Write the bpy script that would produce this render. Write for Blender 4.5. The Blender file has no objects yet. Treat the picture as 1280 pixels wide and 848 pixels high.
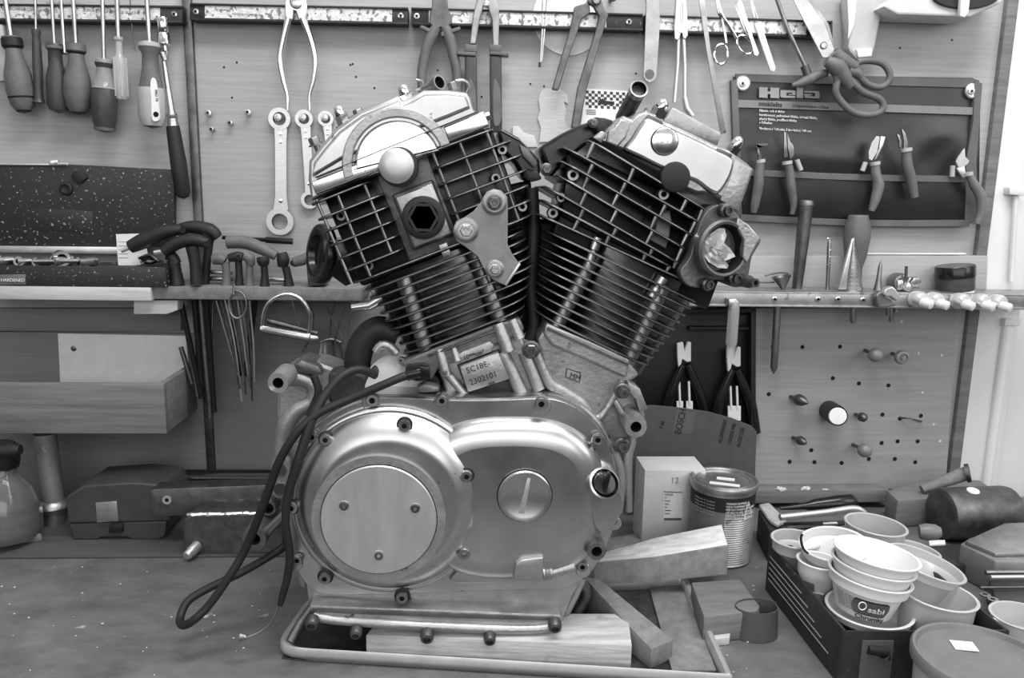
import bpy, bmesh, math, random
from mathutils import Vector, Matrix
random.seed(7)
V = Vector
COL = bpy.context.scene.collection
PI = math.pi
# ------------------------------------------------------------------ camera
F = 1000.0
PITCH, YAW, ROLL = math.radians(10.5), math.radians(3.3), math.radians(1.05)
CAM = V((0.0, -1.25, 0.5))
fwd = V((math.sin(YAW)*math.cos(PITCH), math.cos(YAW)*math.cos(PITCH), -math.sin(PITCH)))
r0 = V((math.cos(YAW), -math.sin(YAW), 0)); u0 = r0.cross(fwd)
rgt = r0*math.cos(ROLL) + u0*math.sin(ROLL); upv = u0*math.cos(ROLL) - r0*math.sin(ROLL)
cd = bpy.data.cameras.new('camera'); cam = bpy.data.objects.new('camera', cd); COL.objects.link(cam)
cd.sensor_width = 36; cd.lens = 36*F/1280; cd.clip_start = 0.01
m3 = Matrix((rgt, upv, -fwd)).transposed()
cam.matrix_world = Matrix.Translation(CAM) @ m3.to_4x4()
bpy.context.scene.camera = cam
def ray(px, py): return fwd + rgt*((px-640)/F) - upv*((py-424)/F)
def W(px, py, Y):
    d = ray(px, py); return CAM + d*((Y-CAM.y)/d.y)
def WZ(px, py, Z):
    d = ray(px, py); return CAM + d*((Z-CAM.z)/d.z)
def sc(px, py, Y): return (W(px, py, Y)-CAM).dot(fwd)/F

# ------------------------------------------------------------------ materials
MATS = {}
def lin(v): v /= 255.0; return v/12.92 if v <= .04045 else ((v+.055)/1.055)**2.4
def mat(name, g, rough=.5, metal=0.0, var=0.0, nscale=30, stretch=(1,1,1), bump=0.0, bscale=None, spots=None, spec=.5, coat=0, trans=0, rvar=0.0, alpha=1, emit=None, scratch=0, ior=1.45):
    """procedural grey material; g is an sRGB 0-255 grey"""
    m = bpy.data.materials.new(name); m.use_nodes = True; nt = m.node_tree; N = nt.nodes; L = nt.links
    b = N['Principled BSDF']; v = lin(g)
    b.inputs['Base Color'].default_value = (v, v, v, 1)
    b.inputs['Roughness'].default_value = rough; b.inputs['Metallic'].default_value = metal
    b.inputs['Specular IOR Level'].default_value = spec; b.inputs['Coat Weight'].default_value = coat
    b.inputs['Transmission Weight'].default_value = trans; b.inputs['Alpha'].default_value = alpha
    b.inputs['IOR'].default_value = ior
    tc = N.new('ShaderNodeTexCoord'); mp = N.new('ShaderNodeMapping'); mp.inputs['Scale'].default_value = stretch
    L.new(tc.outputs['Object'], mp.inputs['Vector'])
    nz = N.new('ShaderNodeTexNoise'); nz.inputs['Scale'].default_value = nscale; nz.inputs['Detail'].default_value = 6; nz.inputs['Roughness'].default_value = .65
    L.new(mp.outputs['Vector'], nz.inputs['Vector'])
    col = None
    if var or spots:
        mr = N.new('ShaderNodeMapRange'); mr.inputs['From Min'].default_value = .25; mr.inputs['From Max'].default_value = .75
        mr.inputs['To Min'].default_value = max(0, v*(1-var)); mr.inputs['To Max'].default_value = min(1, v*(1+var))
        L.new(nz.outputs['Fac'], mr.inputs['Value']); col = mr.outputs['Result']
        if spots:
            ss, thr, sg = spots
            n2 = N.new('ShaderNodeTexNoise'); n2.inputs['Scale'].default_value = ss; n2.inputs['Detail'].default_value = 3
            L.new(tc.outputs['Object'], n2.inputs['Vector'])
            m2 = N.new('ShaderNodeMapRange'); m2.inputs['From Min'].default_value = thr; m2.inputs['From Max'].default_value = thr+.05
            L.new(n2.outputs['Fac'], m2.inputs['Value'])
            mx = N.new('ShaderNodeMix'); mx.data_type = 'FLOAT'; mx.inputs[3].default_value = lin(sg)
            L.new(m2.outputs['Result'], mx.inputs[0]); L.new(col, mx.inputs[2]); col = mx.outputs[0]
        L.new(col, b.inputs['Base Color'])
    if rvar:
        n3 = N.new('ShaderNodeTexNoise'); n3.inputs['Scale'].default_value = nscale*.6; n3.inputs['Detail'].default_value = 8
        L.new(mp.outputs['Vector'], n3.inputs['Vector'])
        m3_ = N.new('ShaderNodeMapRange'); m3_.inputs['From Min'].default_value = .3; m3_.inputs['From Max'].default_value = .7
        m3_.inputs['To Min'].default_value = max(.02, rough-rvar); m3_.inputs['To Max'].default_value = min(1, rough+rvar)
        L.new(n3.outputs['Fac'], m3_.inputs['Value']); L.new(m3_.outputs['Result'], b.inputs['Roughness'])
    if bump:
        src = nz
        if bscale:
            src = N.new('ShaderNodeTexNoise'); src.inputs['Scale'].default_value = bscale; src.inputs['Detail'].default_value = 5
            L.new(mp.outputs['Vector'], src.inputs['Vector'])
        bp = N.new('ShaderNodeBump'); bp.inputs['Strength'].default_value = bump; bp.inputs['Distance'].default_value = .002
        L.new(src.outputs['Fac'], bp.inputs['Height']); L.new(bp.outputs['Normal'], b.inputs['Normal'])
    if emit: b.inputs['Emission Color'].default_value = (1,1,1,1); b.inputs['Emission Strength'].default_value = emit
    MATS[name] = m; return m
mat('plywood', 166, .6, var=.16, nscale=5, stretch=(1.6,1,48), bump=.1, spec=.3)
mat('plywood_shaded', 114, .6, var=.18, nscale=5, stretch=(1.6,1,44), bump=.1, spec=.3)  # wall plywood with the shade below the shelf put into its colour
mat('pegwood', 148, .6, var=.16, nscale=4, stretch=(1.4,1,34), bump=.1, spec=.3)
mat('pine', 190, .65, var=.28, nscale=9, stretch=(1,5,12), bump=.25, spec=.3, spots=(26,.68,120))
mat('pine_dark', 114, .7, var=.35, nscale=9, stretch=(1,4,14), bump=.3, spec=.3)  # dark pine; shade around the left wooden tray is worked into its tone
mat('pine_fresh', 178, .65, var=.38, nscale=14, stretch=(1.2,9,22), bump=.3, spec=.3, spots=(30,.68,160))
mat('grey_wood', 122, .75, var=.35, nscale=22, stretch=(3,3,3), bump=.4, spec=.25)
mat('bench', 103, .55, var=.38, nscale=16, stretch=(1,1.5,1), bump=.4, bscale=60, spec=.4, spots=(38,.72,185), rvar=.15)
mat('dark_plank', 74, .6, var=.35, nscale=6, stretch=(1,9,1), bump=.2)
mat('white_paint', 222, .5, var=.07, nscale=5, bump=.06, spots=(70,.76,170))
mat('white_board', 214, .6, var=.10, nscale=25, bump=.1, spots=(45,.72,165))
mat('paper', 225, .8, var=.08, nscale=60, bump=.1)
mat('label_white', 214, .55, var=.35, nscale=160, stretch=(1,1,2), spots=(160,.55,120))
mat('label_clean', 232, .5, var=.08, nscale=60)
mat('rail_black', 40, .5, var=.4, nscale=60, spots=(150,.7,120))
mat('black', 26, .5, var=.3, nscale=40)
mat('black_gloss', 24, .22, var=.3, nscale=40)
mat('black_case', 40, .5, var=.2, nscale=20, bump=.08, spots=(230,.635,150))
mat('deep_black', 8, .8)
mat('rubber', 30, .55, var=.3, nscale=50, bump=.1, spots=(120,.74,90))
mat('rubber_grey', 98, .55, var=.3, nscale=40, bump=.12)
mat('plastic_dark', 62, .4, var=.25, nscale=40, spots=(80,.75,110))
mat('plastic_mid', 112, .4, var=.2, nscale=30)
mat('plastic_light', 175, .4, var=.15, nscale=30)
mat('steel', 190, .3, 1, var=.2, nscale=60, rvar=.1, bump=.05)
mat('steel_dull', 150, .42, 1, var=.35, nscale=45, rvar=.12, bump=.12)
mat('steel_dark', 104, .45, .9, var=.4, nscale=60, bump=.2, rvar=.12)
mat('chrome', 225, .12, 1, var=.05, nscale=40)
mat('satin_steel', 205, .38, .8, var=.12, nscale=90, stretch=(1,1,6))
mat('galv', 165, .42, .85, var=.3, nscale=40, rvar=.1, bump=.1, spots=(60,.66,120))
mat('cover_alu', 192, .33, 1, var=.16, nscale=14, rvar=.10, bump=.05, bscale=9, spots=(75,.73,90))
mat('disc_alu', 200, .5, .9, var=.07, nscale=30, stretch=(3,1,1), rvar=.05, spots=(60,.76,90))
mat('polish_alu', 232, .22, 1, var=.06, nscale=25, rvar=.08, spots=(90,.77,110))
mat('cast_alu', 168, .46, .9, var=.2, nscale=50, rvar=.12, bump=.25, bscale=240, spots=(40,.68,95))
mat('cast_dark', 112, .5, .8, var=.4, nscale=40, rvar=.1, bump=.3, bscale=200)
mat('greasy', 60, .5, .6, var=.6, nscale=50, bump=.4)
mat('fin_paint', 34, .3, .35, var=.45, nscale=35, rvar=.12, bump=.12, spots=(60,.7,110))
mat('fin_edge', 140, .36, .85, var=.5, nscale=60, rvar=.1)
mat('barrel_paint', 84, .2, .8, var=.4, nscale=30, rvar=.08)
mat('glass_jar', 200, .08, 0, trans=.85, spec=.5)
mat('clear_plastic', 215, .12, 0, trans=.3, alpha=.5)
mat('fitting_metal', 225, .3, .5, var=.1)
mat('housing_white', 205, .5, var=.06)
mat('light_metal', 200, .4, .6, var=.15, nscale=40)
mat('bag', 200, .2, 0, trans=.15, bump=.6, bscale=40)
mat('cup_white', 224, .28, var=.02, nscale=40)
mat('cup_grey', 190, .35, var=.06, nscale=30)
mat('cup_clear', 214, .3, trans=.35)
mat('fabric', 36, .42, var=.4, nscale=14, bump=.3, bscale=30, spec=.8)
mat('fabric_dark', 26, .45, var=.3, nscale=14, bump=.3, bscale=30)
mat('split_wood', 215, .7, var=.4, nscale=12, stretch=(1.2,9,14), bump=.5)
mat('piping', 96, .6, var=.15, nscale=30)
mat('band', 128, .6, var=.1, nscale=30)
mat('print_dark', 30, .6)
mat('print_mid', 90, .6)
mat('print_light', 225, .5)
mat('print_grey', 150, .5)
mat('card_dark', 44, .6, var=.3, nscale=70, bump=.2, spots=(60,.68,100))
mat('card_box', 205, .7, var=.1, nscale=40, bump=.05)
mat('sawdust', 205, .9, var=.3, nscale=200, bump=.6)
mat('rag', 176, .9, var=.35, nscale=70, bump=.5, bscale=300)
mat('disc_grey', 78, .6, var=.15, nscale=60, bump=.1, bscale=400)
mat('lead', 128, .5, .3, var=.3, nscale=30, bump=.15, spots=(40,.66,190))
mat('tape', 196, .7, var=.08, nscale=60, stretch=(1,1,8), bump=.35, bscale=45)
mat('checker_dark', 60, .6)

# ------------------------------------------------------------------ geometry
def catmull(pts, closed=False, k=6):
    P = [V(p) for p in pts]; n = len(P); out = []
    rng = range(n) if closed else range(n-1)
    for i in rng:
        if closed: a, b, c, d = P[i-1], P[i], P[(i+1) % n], P[(i+2) % n]
        else: a, b, c, d = P[max(i-1,0)], P[i], P[i+1], P[min(i+2,n-1)]
        for j in range(k):
            t = j/k
            out.append(.5*((2*b)+(c-a)*t+(2*a-5*b+4*c-d)*t*t+(3*b-a-3*c+d)*t**3))
    if not closed: out.append(P[-1])
    return out
def cpx(pts, k=5): return [tuple(p) for p in catmull(pts, True, k)]
def circ(cx, cy, r, n=32, a0=0, a1=2*PI, ry=None):
    ry = ry or r
    full = abs(a1-a0-2*PI) < 1e-6
    return [(cx+r*math.cos(a0+(a1-a0)*i/(n if full else n-1)), cy+ry*math.sin(a0+(a1-a0)*i/(n if full else n-1))) for i in range(n)]
def frame(ax):
    ax = V(ax).normalized(); t = V((0,0,1)) if abs(ax.z) < .9 else V((1,0,0))
    a = ax.cross(t).normalized(); return a, ax.cross(a).normalized(), ax
class M:
    def __init__(s): s.v = []; s.f = []; s.mi = []
    def add(s, vs, fs, mi=0):
        o = len(s.v); s.v += [V(v) for v in vs]; s.f += [[i+o for i in f] for f in fs]; s.mi += [mi]*len(fs)
        return s
    def prism(s, front, depth, mi=0, mside=None, taper=1.0):
        n = len(front); d = V(depth)
        c = sum((V(p) for p in front), V())/n
        back = [c+(V(p)-c)*taper+d for p in front]
        s.add(list(front)+back, [list(range(n)), list(range(2*n-1, n-1, -1))], mi)
        o = len(s.v)-2*n
        for i in range(n):
            j = (i+1) % n; s.f.append([o+j, o+i, o+n+i, o+n+j]); s.mi.append(mi if mside is None else mside)
        return s
    def px(s, pts, Y, t, mi=0, mside=None):
        return s.prism([W(p[0], p[1], Y) for p in pts], (0, t, 0), mi, mside)
    def loft(s, pts, Y, levels, t=0, mi=0, cap=None):
        """outline in the plane Y, levels=[(inset m, forward m)...]; back wall of depth t"""
        base = [W(p[0], p[1], Y) for p in pts]; n = len(base)
        area = sum(base[i].x*base[(i+1)%n].z-base[(i+1)%n].x*base[i].z for i in range(n))
        sg = 1 if area > 0 else -1
        nor = []
        for i in range(n):
            a = base[(i+1)%n]-base[i-1]; q = V((-a.z, 0, a.x))*sg; q.normalize(); nor.append(q)
        rings = []
        if t: rings.append([p+V((0,t,0)) for p in base])
        rings.append(base)
        for ins, fw in levels: rings.append([p+nor[i]*ins+V((0,-fw,0)) for i, p in enumerate(base)])
        o = len(s.v)
        for r in rings: s.v += r
        for k in range(len(rings)-1):
            for i in range(n):
                j = (i+1) % n; s.f.append([o+k*n+i, o+k*n+j, o+(k+1)*n+j, o+(k+1)*n+i]); s.mi.append(mi)
        s.f.append([o+(len(rings)-1)*n+i for i in range(n)]); s.mi.append(mi if cap is None else cap)
        s.f.append([o+i for i in range(n-1,-1,-1)]); s.mi.append(mi)
        return s
    def tube(s, path, r, n=10, mi=0, caps=True):
        P = [V(p) for p in path]; R = r if isinstance(r, (list, tuple)) else [r]*len(P)
        o = len(s.v); ref = None
        for i, p in enumerate(P):
            d = (P[min(i+1,len(P)-1)]-P[max(i-1,0)]).normalized()
            if ref is None: a, b, _ = frame(d)
            else:
                a = (ref-d*ref.dot(d)).normalized(); b = d.cross(a)
            ref = a
            for k in range(n):
                t = 2*PI*k/n; s.v.append(p+(a*math.cos(t)+b*math.sin(t))*R[i])
        for i in range(len(P)-1):
            for k in range(n):
                l = (k+1) % n; s.f.append([o+i*n+k, o+i*n+l, o+(i+1)*n+l, o+(i+1)*n+k]); s.mi.append(mi)
        if caps:
            s.f.append([o+k for k in range(n-1,-1,-1)]); s.f.append([o+(len(P)-1)*n+k for k in range(n)]); s.mi += [mi, mi]
        return s
    def tpx(s, pts, Y, rpx, n=8, mi=0, k=0):
        Ys = Y if isinstance(Y, (list, tuple)) else [Y]*len(pts)
        P = [W(p[0], p[1], y) for p, y in zip(pts, Ys)]
        q = sc(pts[0][0], pts[0][1], Ys[0])
        if k: P = catmull(P, False, k)
        if isinstance(rpx, (list, tuple)):
            m_ = len(P); r = []
            for i in range(m_):
                t = i*(len(rpx)-1)/(m_-1); a = int(min(t, len(rpx)-2)); r.append((rpx[a]+(rpx[a+1]-rpx[a])*(t-a))*q)
        else: r = rpx*q
        return s.tube(P, r, n, mi)
    def lathe(s, o, ax, prof, n=24, mi=0, caps=True):
        a, b, ax = frame(ax); o = V(o); k0 = len(s.v)
        for r, h in prof:
            for k in range(n):
                t = 2*PI*k/n; s.v.append(o+ax*h+(a*math.cos(t)+b*math.sin(t))*max(r, 1e-5))
        mis = mi if isinstance(mi, (list, tuple)) else [mi]*(len(prof)-1)
        for i in range(len(prof)-1):
            for k in range(n):
                l = (k+1) % n; s.f.append([k0+i*n+k, k0+i*n+l, k0+(i+1)*n+l, k0+(i+1)*n+k]); s.mi.append(mis[i])
        if caps:
            s.f.append([k0+k for k in range(n-1,-1,-1)]); s.f.append([k0+(len(prof)-1)*n+k for k in range(n)]); s.mi += [mis[0], mis[-1]]
        return s
    def lp(s, p0, p1, Y, prof, n=16, mi=0, Y1=None):
        """lathe between two pixels; prof = [(t 0..1, radius px)...]"""
        A = W(p0[0], p0[1], Y); B = W(p1[0], p1[1], Y if Y1 is None else Y1); L = (B-A).length; q = sc(p0[0], p0[1], Y)
        return s.lathe(A, B-A, [(r*q, t*L) for t, r in prof], n, mi)
    def ring(s, c, ax, ri, ro, t, n=28, mi=0, inner=None):
        """flat ring of thickness t along ax"""
        a, b, ax = frame(ax); o = len(s.v)
        for (r, h) in ((ro, 0), (ro, t), (ri, t), (ri, 0)):
            for k in range(n):
                q = 2*PI*k/n; s.v.append(V(c)+ax*h+(a*math.cos(q)+b*math.sin(q))*r)
        for i in range(4):
            for k in range(n):
                l = (k+1) % n; j = (i+1) % 4; s.f.append([o+i*n+k, o+i*n+l, o+j*n+l, o+j*n+k]); s.mi.append(inner if (inner is not None and i == 2) else mi)
        return s
    def box(s, c, sx, sy, sz, rz=0, mi=0, R=None):
        R = R or Matrix.Rotation(rz, 3, 'Z'); c = V(c)
        vs = [c+R@V((x*sx/2, y*sy/2, z*sz/2)) for z in (-1,1) for y in (-1,1) for x in (-1,1)]
        return s.add(vs, [[0,2,3,1],[4,5,7,6],[0,1,5,4],[1,3,7,5],[3,2,6,7],[2,0,4,6]], mi)
    def slab(s, pts, z1, z0, mi=0, mside=None):
        """top face given by pixels at height z1 (number or list), walls straight down to z0"""
        Z = z1 if isinstance(z1, (list, tuple)) else [z1]*len(pts); n = len(pts)
        top = [WZ(p[0], p[1], z) for p, z in zip(pts, Z)]
        Z0 = z0 if isinstance(z0, (list, tuple)) else [z0]*n
        bot = [V((p.x, p.y, z)) for p, z in zip(top, Z0)]
        s.add(top+bot, [list(range(n)), list(range(2*n-1,n-1,-1))], mi)
        o = len(s.v)-2*n
        for i in range(n):
            j = (i+1) % n; s.f.append([o+j, o+i, o+n+i, o+n+j]); s.mi.append(mi if mside is None else mside)
        return s
    def ball(s, c, r, n=12, mi=0, sq=(1,1,1)):
        o = len(s.v); c = V(c); m_ = n//2
        for i in range(m_+1):
            th = PI*i/m_
            for k in range(n):
                a = 2*PI*k/n; s.v.append(c+V((r*sq[0]*math.sin(th)*math.cos(a), r*sq[1]*math.sin(th)*math.sin(a), r*sq[2]*math.cos(th))))
        for i in range(m_):
            for k in range(n):
                l = (k+1) % n; s.f.append([o+i*n+k, o+(i+1)*n+k, o+(i+1)*n+l, o+i*n+l]); s.mi.append(mi)
        return s
def obj(name, m, mats, parent=None, bevel=0.0, seg=2, ang=38, thr=30):
    if isinstance(mats, str): mats = [mats]
    me = bpy.data.meshes.new(name); bm = bmesh.new()
    vs = [bm.verts.new(v) for v in m.v]
    for f, mi in zip(m.f, m.mi):
        try: fc = bm.faces.new([vs[i] for i in f]); fc.material_index = mi
        except ValueError: pass
    bmesh.ops.remove_doubles(bm, verts=bm.verts, dist=2e-5)
    bmesh.ops.dissolve_degenerate(bm, edges=bm.edges, dist=1e-6)
    bmesh.ops.recalc_face_normals(bm, faces=bm.faces)
    if bevel:
        es = [e for e in bm.edges if len(e.link_faces) == 2 and e.calc_face_angle(0) > math.radians(thr)]
        if es: bmesh.ops.bevel(bm, geom=es, offset=bevel, segments=seg, affect='EDGES', clamp_overlap=True, profile=.5)
    for f in bm.faces: f.smooth = True
    for e in bm.edges:
        if len(e.link_faces) == 2 and (e.calc_face_angle(0) > math.radians(ang) or max(len(f.verts) for f in e.link_faces) > 6): e.smooth = False
    bm.to_mesh(me); bm.free()
    for q in mats: me.materials.append(MATS[q])
    o = bpy.data.objects.new(name, me); COL.objects.link(o)
    if parent: o.parent = parent
    return o
def tag(o, label, cat, group=None):
    o['label'] = label; o['category'] = cat
    if group: o['group'] = group
    return o
def thing(name, label, cat, group=None):
    return tag(_e(name), label, cat, group)
def _e(name):
    o = bpy.data.objects.new(name, None); o.empty_display_size = .02; COL.objects.link(o); return o
def struct(name, m, mats, bevel=0, parent=None):
    o = obj(name, m, mats, parent, bevel)
    if not parent: o['kind'] = 'structure'
    return o
def text(s, px, py, Y, hpx, mt, parent, name='lettering', rot=0, stretch=1.0, ext=.0004, bold=0.0, shear=0, align='LEFT', fn=None):
    """flat raised lettering facing the viewer side (-Y); rot in degrees counter-clockwise"""
    cu = bpy.data.curves.new('t', 'FONT'); cu.body = s; cu.size = 1; cu.extrude = 0; cu.offset = bold; cu.align_x = align; cu.shear = shear
    o = bpy.data.objects.new('t', cu); COL.objects.link(o); bpy.context.view_layer.update()
    dg = bpy.context.evaluated_depsgraph_get(); src = bpy.data.meshes.new_from_object(o.evaluated_get(dg))
    q = sc(px, py, Y)*hpx/.72; O = W(px, py, Y); r = math.radians(rot)
    ux = V((math.cos(r), 0, math.sin(r))); uz = V((-math.sin(r), 0, math.cos(r)))
    bm = bmesh.new(); bm.from_mesh(src)
    bpy.data.objects.remove(o); bpy.data.curves.remove(cu)
    res = bmesh.ops.extrude_face_region(bm, geom=list(bm.faces))
    nv = set(g for g in res['geom'] if isinstance(g, bmesh.types.BMVert))
    for v in bm.verts:
        z = ext if v in nv else 0
        x, y = v.co.x*q*stretch, v.co.y*q
        v.co = fn(x, y, z) if fn else O+ux*x+uz*y+V((0, -z, 0))
    bmesh.ops.recalc_face_normals(bm, faces=bm.faces)
    me = bpy.data.meshes.new(name); bm.to_mesh(me); bm.free(); me.materials.append(MATS[mt])
    ob = bpy.data.objects.new(name, me); COL.objects.link(ob)
    if parent: ob.parent = parent
    bpy.data.meshes.remove(src)
    return ob
def finalize():
    for o in list(bpy.data.objects):
        if o.parent or o.type not in ('MESH', 'EMPTY'): continue
        fam = [o]+list(o.children_recursive)
        pts = [v.co for c in fam if c.type == 'MESH' for v in c.data.vertices]
        if not pts: continue
        lo = V([min(p[i] for p in pts) for i in range(3)]); hi = V([max(p[i] for p in pts) for i in range(3)])
        L = V(((lo.x+hi.x)/2, (lo.y+hi.y)/2, lo.z)); T = Matrix.Translation(-L); done = set()
        for c in fam:
            if c.type == 'MESH' and c.data.name not in done: c.data.transform(T); done.add(c.data.name)
        o.location = L
AX = V((0,-1,0))       # towards the viewer
def hexhead(m, px, py, Y, r, h, mi=0, n=6, ax=AX):
    q = sc(px, py, Y); m.lathe(W(px, py, Y), ax, [(r*q, 0), (r*q, h*.85), (r*q*.88, h)], n, mi)
def socket_bolt(px, py, Y, r=8, h=.008, parent=None, mts=('steel_dull', 'deep_black'), name='bolt', ax=AX):
    """cap-head bolt with hex recess"""
    q = sc(px, py, Y)*r; c = W(px, py, Y); m = M(); A = V(ax).normalized()
    m.lathe(c, A, [(q, 0), (q, h*.85), (q*.88, h), (q*.46, h), (q*.42, h*.35), (0, h*.35)], 18, [0,0,0,1,1])
    return obj(name, m, list(mts), parent)
def flange_bolt(px, py, Y, r=8, h=.008, parent=None, mts='steel_dark', name='bolt', ax=AX):
    q = sc(px, py, Y)*r; c = W(px, py, Y); m = M(); A = V(ax).normalized()
    m.lathe(c, A, [(q, 0), (q, h*.25), (q*.8, h*.35)], 20)
    m.lathe(c, A, [(q*.72, h*.3), (q*.72, h*.9), (q*.6, h), (q*.3, h), (q*.25, h*.85), (0,h*.85)], 6)
    return obj(name, m, mts, parent, 0)
# ================================================================== SETTING
def zs(px, py, Y): return W(px, py, Y).z
m = M()   # upper/lower wall board
seam_t, seam_b = W(238, 0, 0), W(262, 600, 0)
xs = (seam_t.x+seam_b.x)/2
xr = W(1215, 330, 0).x
m.box((( -1.6+xs-.004)/2, .012, .42), xs-.004+1.6, .024, 1.25)
m.box(((xs+.004+xr)/2, .012, .42), xr-xs-.004, .024, 1.25)
struct('wall_back', m, 'plywood', .001)
m = M(); m.box((xs+.001, .0, .42), .013, .016, 1.25); struct('trim_1', m, 'steel_dark', .002)
# lower board of the wall, under the shelf level
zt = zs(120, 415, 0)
m = M(); m.box(((-1.6+xs-.006)/2, -.003, (zt-.2)/2), xs-.006+1.6, .006, zt+.2); struct('wall_lower_left', m, 'plywood_shaded', .001)
m = M(); x2 = W(790, 500, 0).x; m.box(((xs+.008+x2)/2, -.003, (zt-.15)/2), x2-xs-.008, .006, zt+.25); struct('wall_lower_right', m, 'plywood_shaded', .001)
# dark wooden strip + white frame boards on the right
m = M(); m.box((xr+.009, .006, .42), .018, .03, 1.25); struct('trim_2', m, 'pine_dark', .002)
m = M(); m.box((xr+.018+.035, .01, .42), .07, .03, 1.3); m.box((xr+.018+.07+.25, .03, .42), .5, .03, 1.3)
struct('wall_right', m, 'white_paint', .002)
m = M(); xx = W(1243, 500, 0).x; zc = zs(1245, 405, -.01)
m.tube([V((xx, -.006, -.15)), V((xx, -.006, zc))], .0085, 12); m.box((xx+.002, -.008, zc+.004), .026, .018, .012)
struct('trim_3', m, 'white_paint', .001)
# hinge bits on the white frame
t = thing('hinge', 'white painted hinge high on the right white frame', 'hinge')
m = M(); m.px([(1262,234),(1280,236),(1280,245),(1262,243)], -.02, .03); obj('leaf', m, 'white_paint', t, .001)
m = M(); m.tpx([(1270,245),(1264,352)], -.012, 3.2); obj('rod', m, 'white_paint', t)
# workbench
m = M(); m.box((0, -.45, -.025), 3.2, .9, .05)
m2 = M(); m2.box((0, -.1, .0015), 3.2, .0, .0)
t = thing('workbench', 'grey scuffed workbench top along the bottom of the picture', 'workbench')
obj('bench_top', m, 'bench', t, .002)
m = M(); yl = WZ(120, 696, .003).y; m.box((-.75, (yl-.006)/2, .0017), 1.3, -yl-.006, .003); obj('dark_board', m, 'dark_plank', t, .0008)
for x in (-1.3, 1.3):
    m = M(); m.box((x, -.1, -.45), .08, .08, .8); obj('leg', m, 'pine_dark', t, .002)
    m = M(); m.box((x, -.82, -.45), .08, .08, .8); obj('leg', m, 'pine_dark', t, .002)
m = M(); m.box((0, 0, -.87), 6, 5, .02); struct('floor', m, 'bench')
# ------------------------------------------------------------------ shelves
def shelfbox(pl, pr, Y, hpx, name, label, mt, yb=-.0005, extra=None, th=None):
    A = W(*pl, Y); B = W(*pr, Y); h = sc(*pl, Y)*hpx if th is None else th; z = (A.z+B.z)/2
    m = M(); m.box(((A.x+B.x)/2, (Y+yb)/2, z-h/2), B.x-A.x, yb-Y, h)
    o = obj(name, m, mt, None, .0012); tag(o, label, 'shelf'); return z
ZS = shelfbox((-60,358), (188,359), -.100, 17, 'shelf_plank', 'pale wooden shelf plank on the left wall carrying the black case', 'pine')
ZS2 = shelfbox((189,358), (452,361), -.092, 16, 'shelf_plank', 'pine shelf plank full of T-handle keys with wires hanging from it', 'grey_wood')
o = M().px([(167,376),(222,376),(222,388),(208,393),(167,393)], -.085, .07); tag(obj('wood_block', o, 'pine', None, .001), 'small pale wood block under the left shelf planks', 'wood block')
m = M(); m.px([(-60,386),(226,386),(226,414),(-60,414)], -.014, .0135); tag(obj('wall_batten', m, 'plywood_shaded', None, .001), 'flat wooden batten fixed under the left shelf', 'board')
# right: plank behind and steel angle shelf
m = M(); m.px([(870,321),(1235,320),(1233,366),(870,368)], -.016, .0155); tag(obj('back_plank', m, 'plywood', None, .001), 'long pale plank on the wall behind the steel angle shelf', 'board')
t = thing('angle_shelf', 'long steel angle rail shelf with holes on the right wall', 'shelf')
A = W(862,366,-.085); B = W(1330,367,-.085); ZR = (A.z+B.z)/2
m = M(); m.box(((A.x+B.x)/2, -.0515, ZR-.0015), B.x-A.x, .067, .003); obj('top_flange', m, 'galv', t, .0006)
m = M(); m.box(((A.x+B.x)/2, -.0835, ZR-.012), B.x-A.x, .003, .021); m.box(((A.x+B.x)/2, -.0865, ZR-.021), B.x-A.x, .004, .003); obj('front_flange', m, 'galv', t, .0006)
for x, y in ((885,377),(968,374),(1022,374),(1047,374),(1078,375)):
    q = sc(x,y,-.086); m = M(); m.lathe(W(x,y,-.0851), AX, [(3.6*q,0),(3.6*q,.0015),(1.8*q,.0022),(1.8*q,.0005),(0,.0005)], 14, [0,0,0,1]); obj('rivet', m, ['steel','deep_black'], t)

# ================================================================== MAGNETIC RAILS
def rail(x0, y0, x1, y1, l0, l1, screws, label):
    t = thing('magnetic_rail', label, 'tool rail', 'magnetic tool rails along the top of the wall')
    Y = -.0245; sl = (y1-y0)/(x1-x0); f = lambda x: y0+(x-x0)*sl
    m = M(); m.px([(x0,f(x0)),(x1,f(x1)),(x1,f(x1)+21),(x0,f(x0)+21)], Y, .0245); obj('bar', m, 'rail_black', t, .0008)
    m = M()
    for d in (0, 19): m.px([(x0,f(x0)+d),(x1,f(x1)+d),(x1,f(x1)+d+2.6),(x0,f(x0)+d+2.6)], Y-.003, .003)
    obj('lip', m, 'rail_black', t, .0006)
    m = M(); m.px([(l0,f(l0)+3.2),(l1,f(l1)+3.2),(l1,f(l1)+18.5),(l0,f(l0)+18.5)], Y-.0006, .0006); obj('label_strip', m, 'label_white', t)
    for sx in screws:
        q = sc(sx,20,Y); m = M(); m.lathe(W(sx, f(sx)+11, Y), AX, [(4*q,0),(3.6*q,.0015),(1.6*q,.002),(1.4*q,.0006),(0,.0006)], 14, [0,0,0,1]); obj('screw', m, ['steel','deep_black'], t)
    return t, f
r1, f1 = rail(-60, 3.5, 228, 7, -60, 200, (218,), 'black magnetic tool rail with printed strip above the screwdrivers')
r2, f2 = rail(237, 3.5, 510, 9, 256, 490, (245, 501), 'black magnetic tool rail with worn strip above the long-nosed chrome pliers')
r3, f3 = rail(514, 9, 804, 17, 536, 758, (521, 786), 'black magnetic tool rail behind the dark and long-reach pliers')
r4, f4 = rail(806, 18, 1041, 26, 808, 1008, (1032,), 'short worn magnetic tool rail holding scissors and tweezers')
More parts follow.
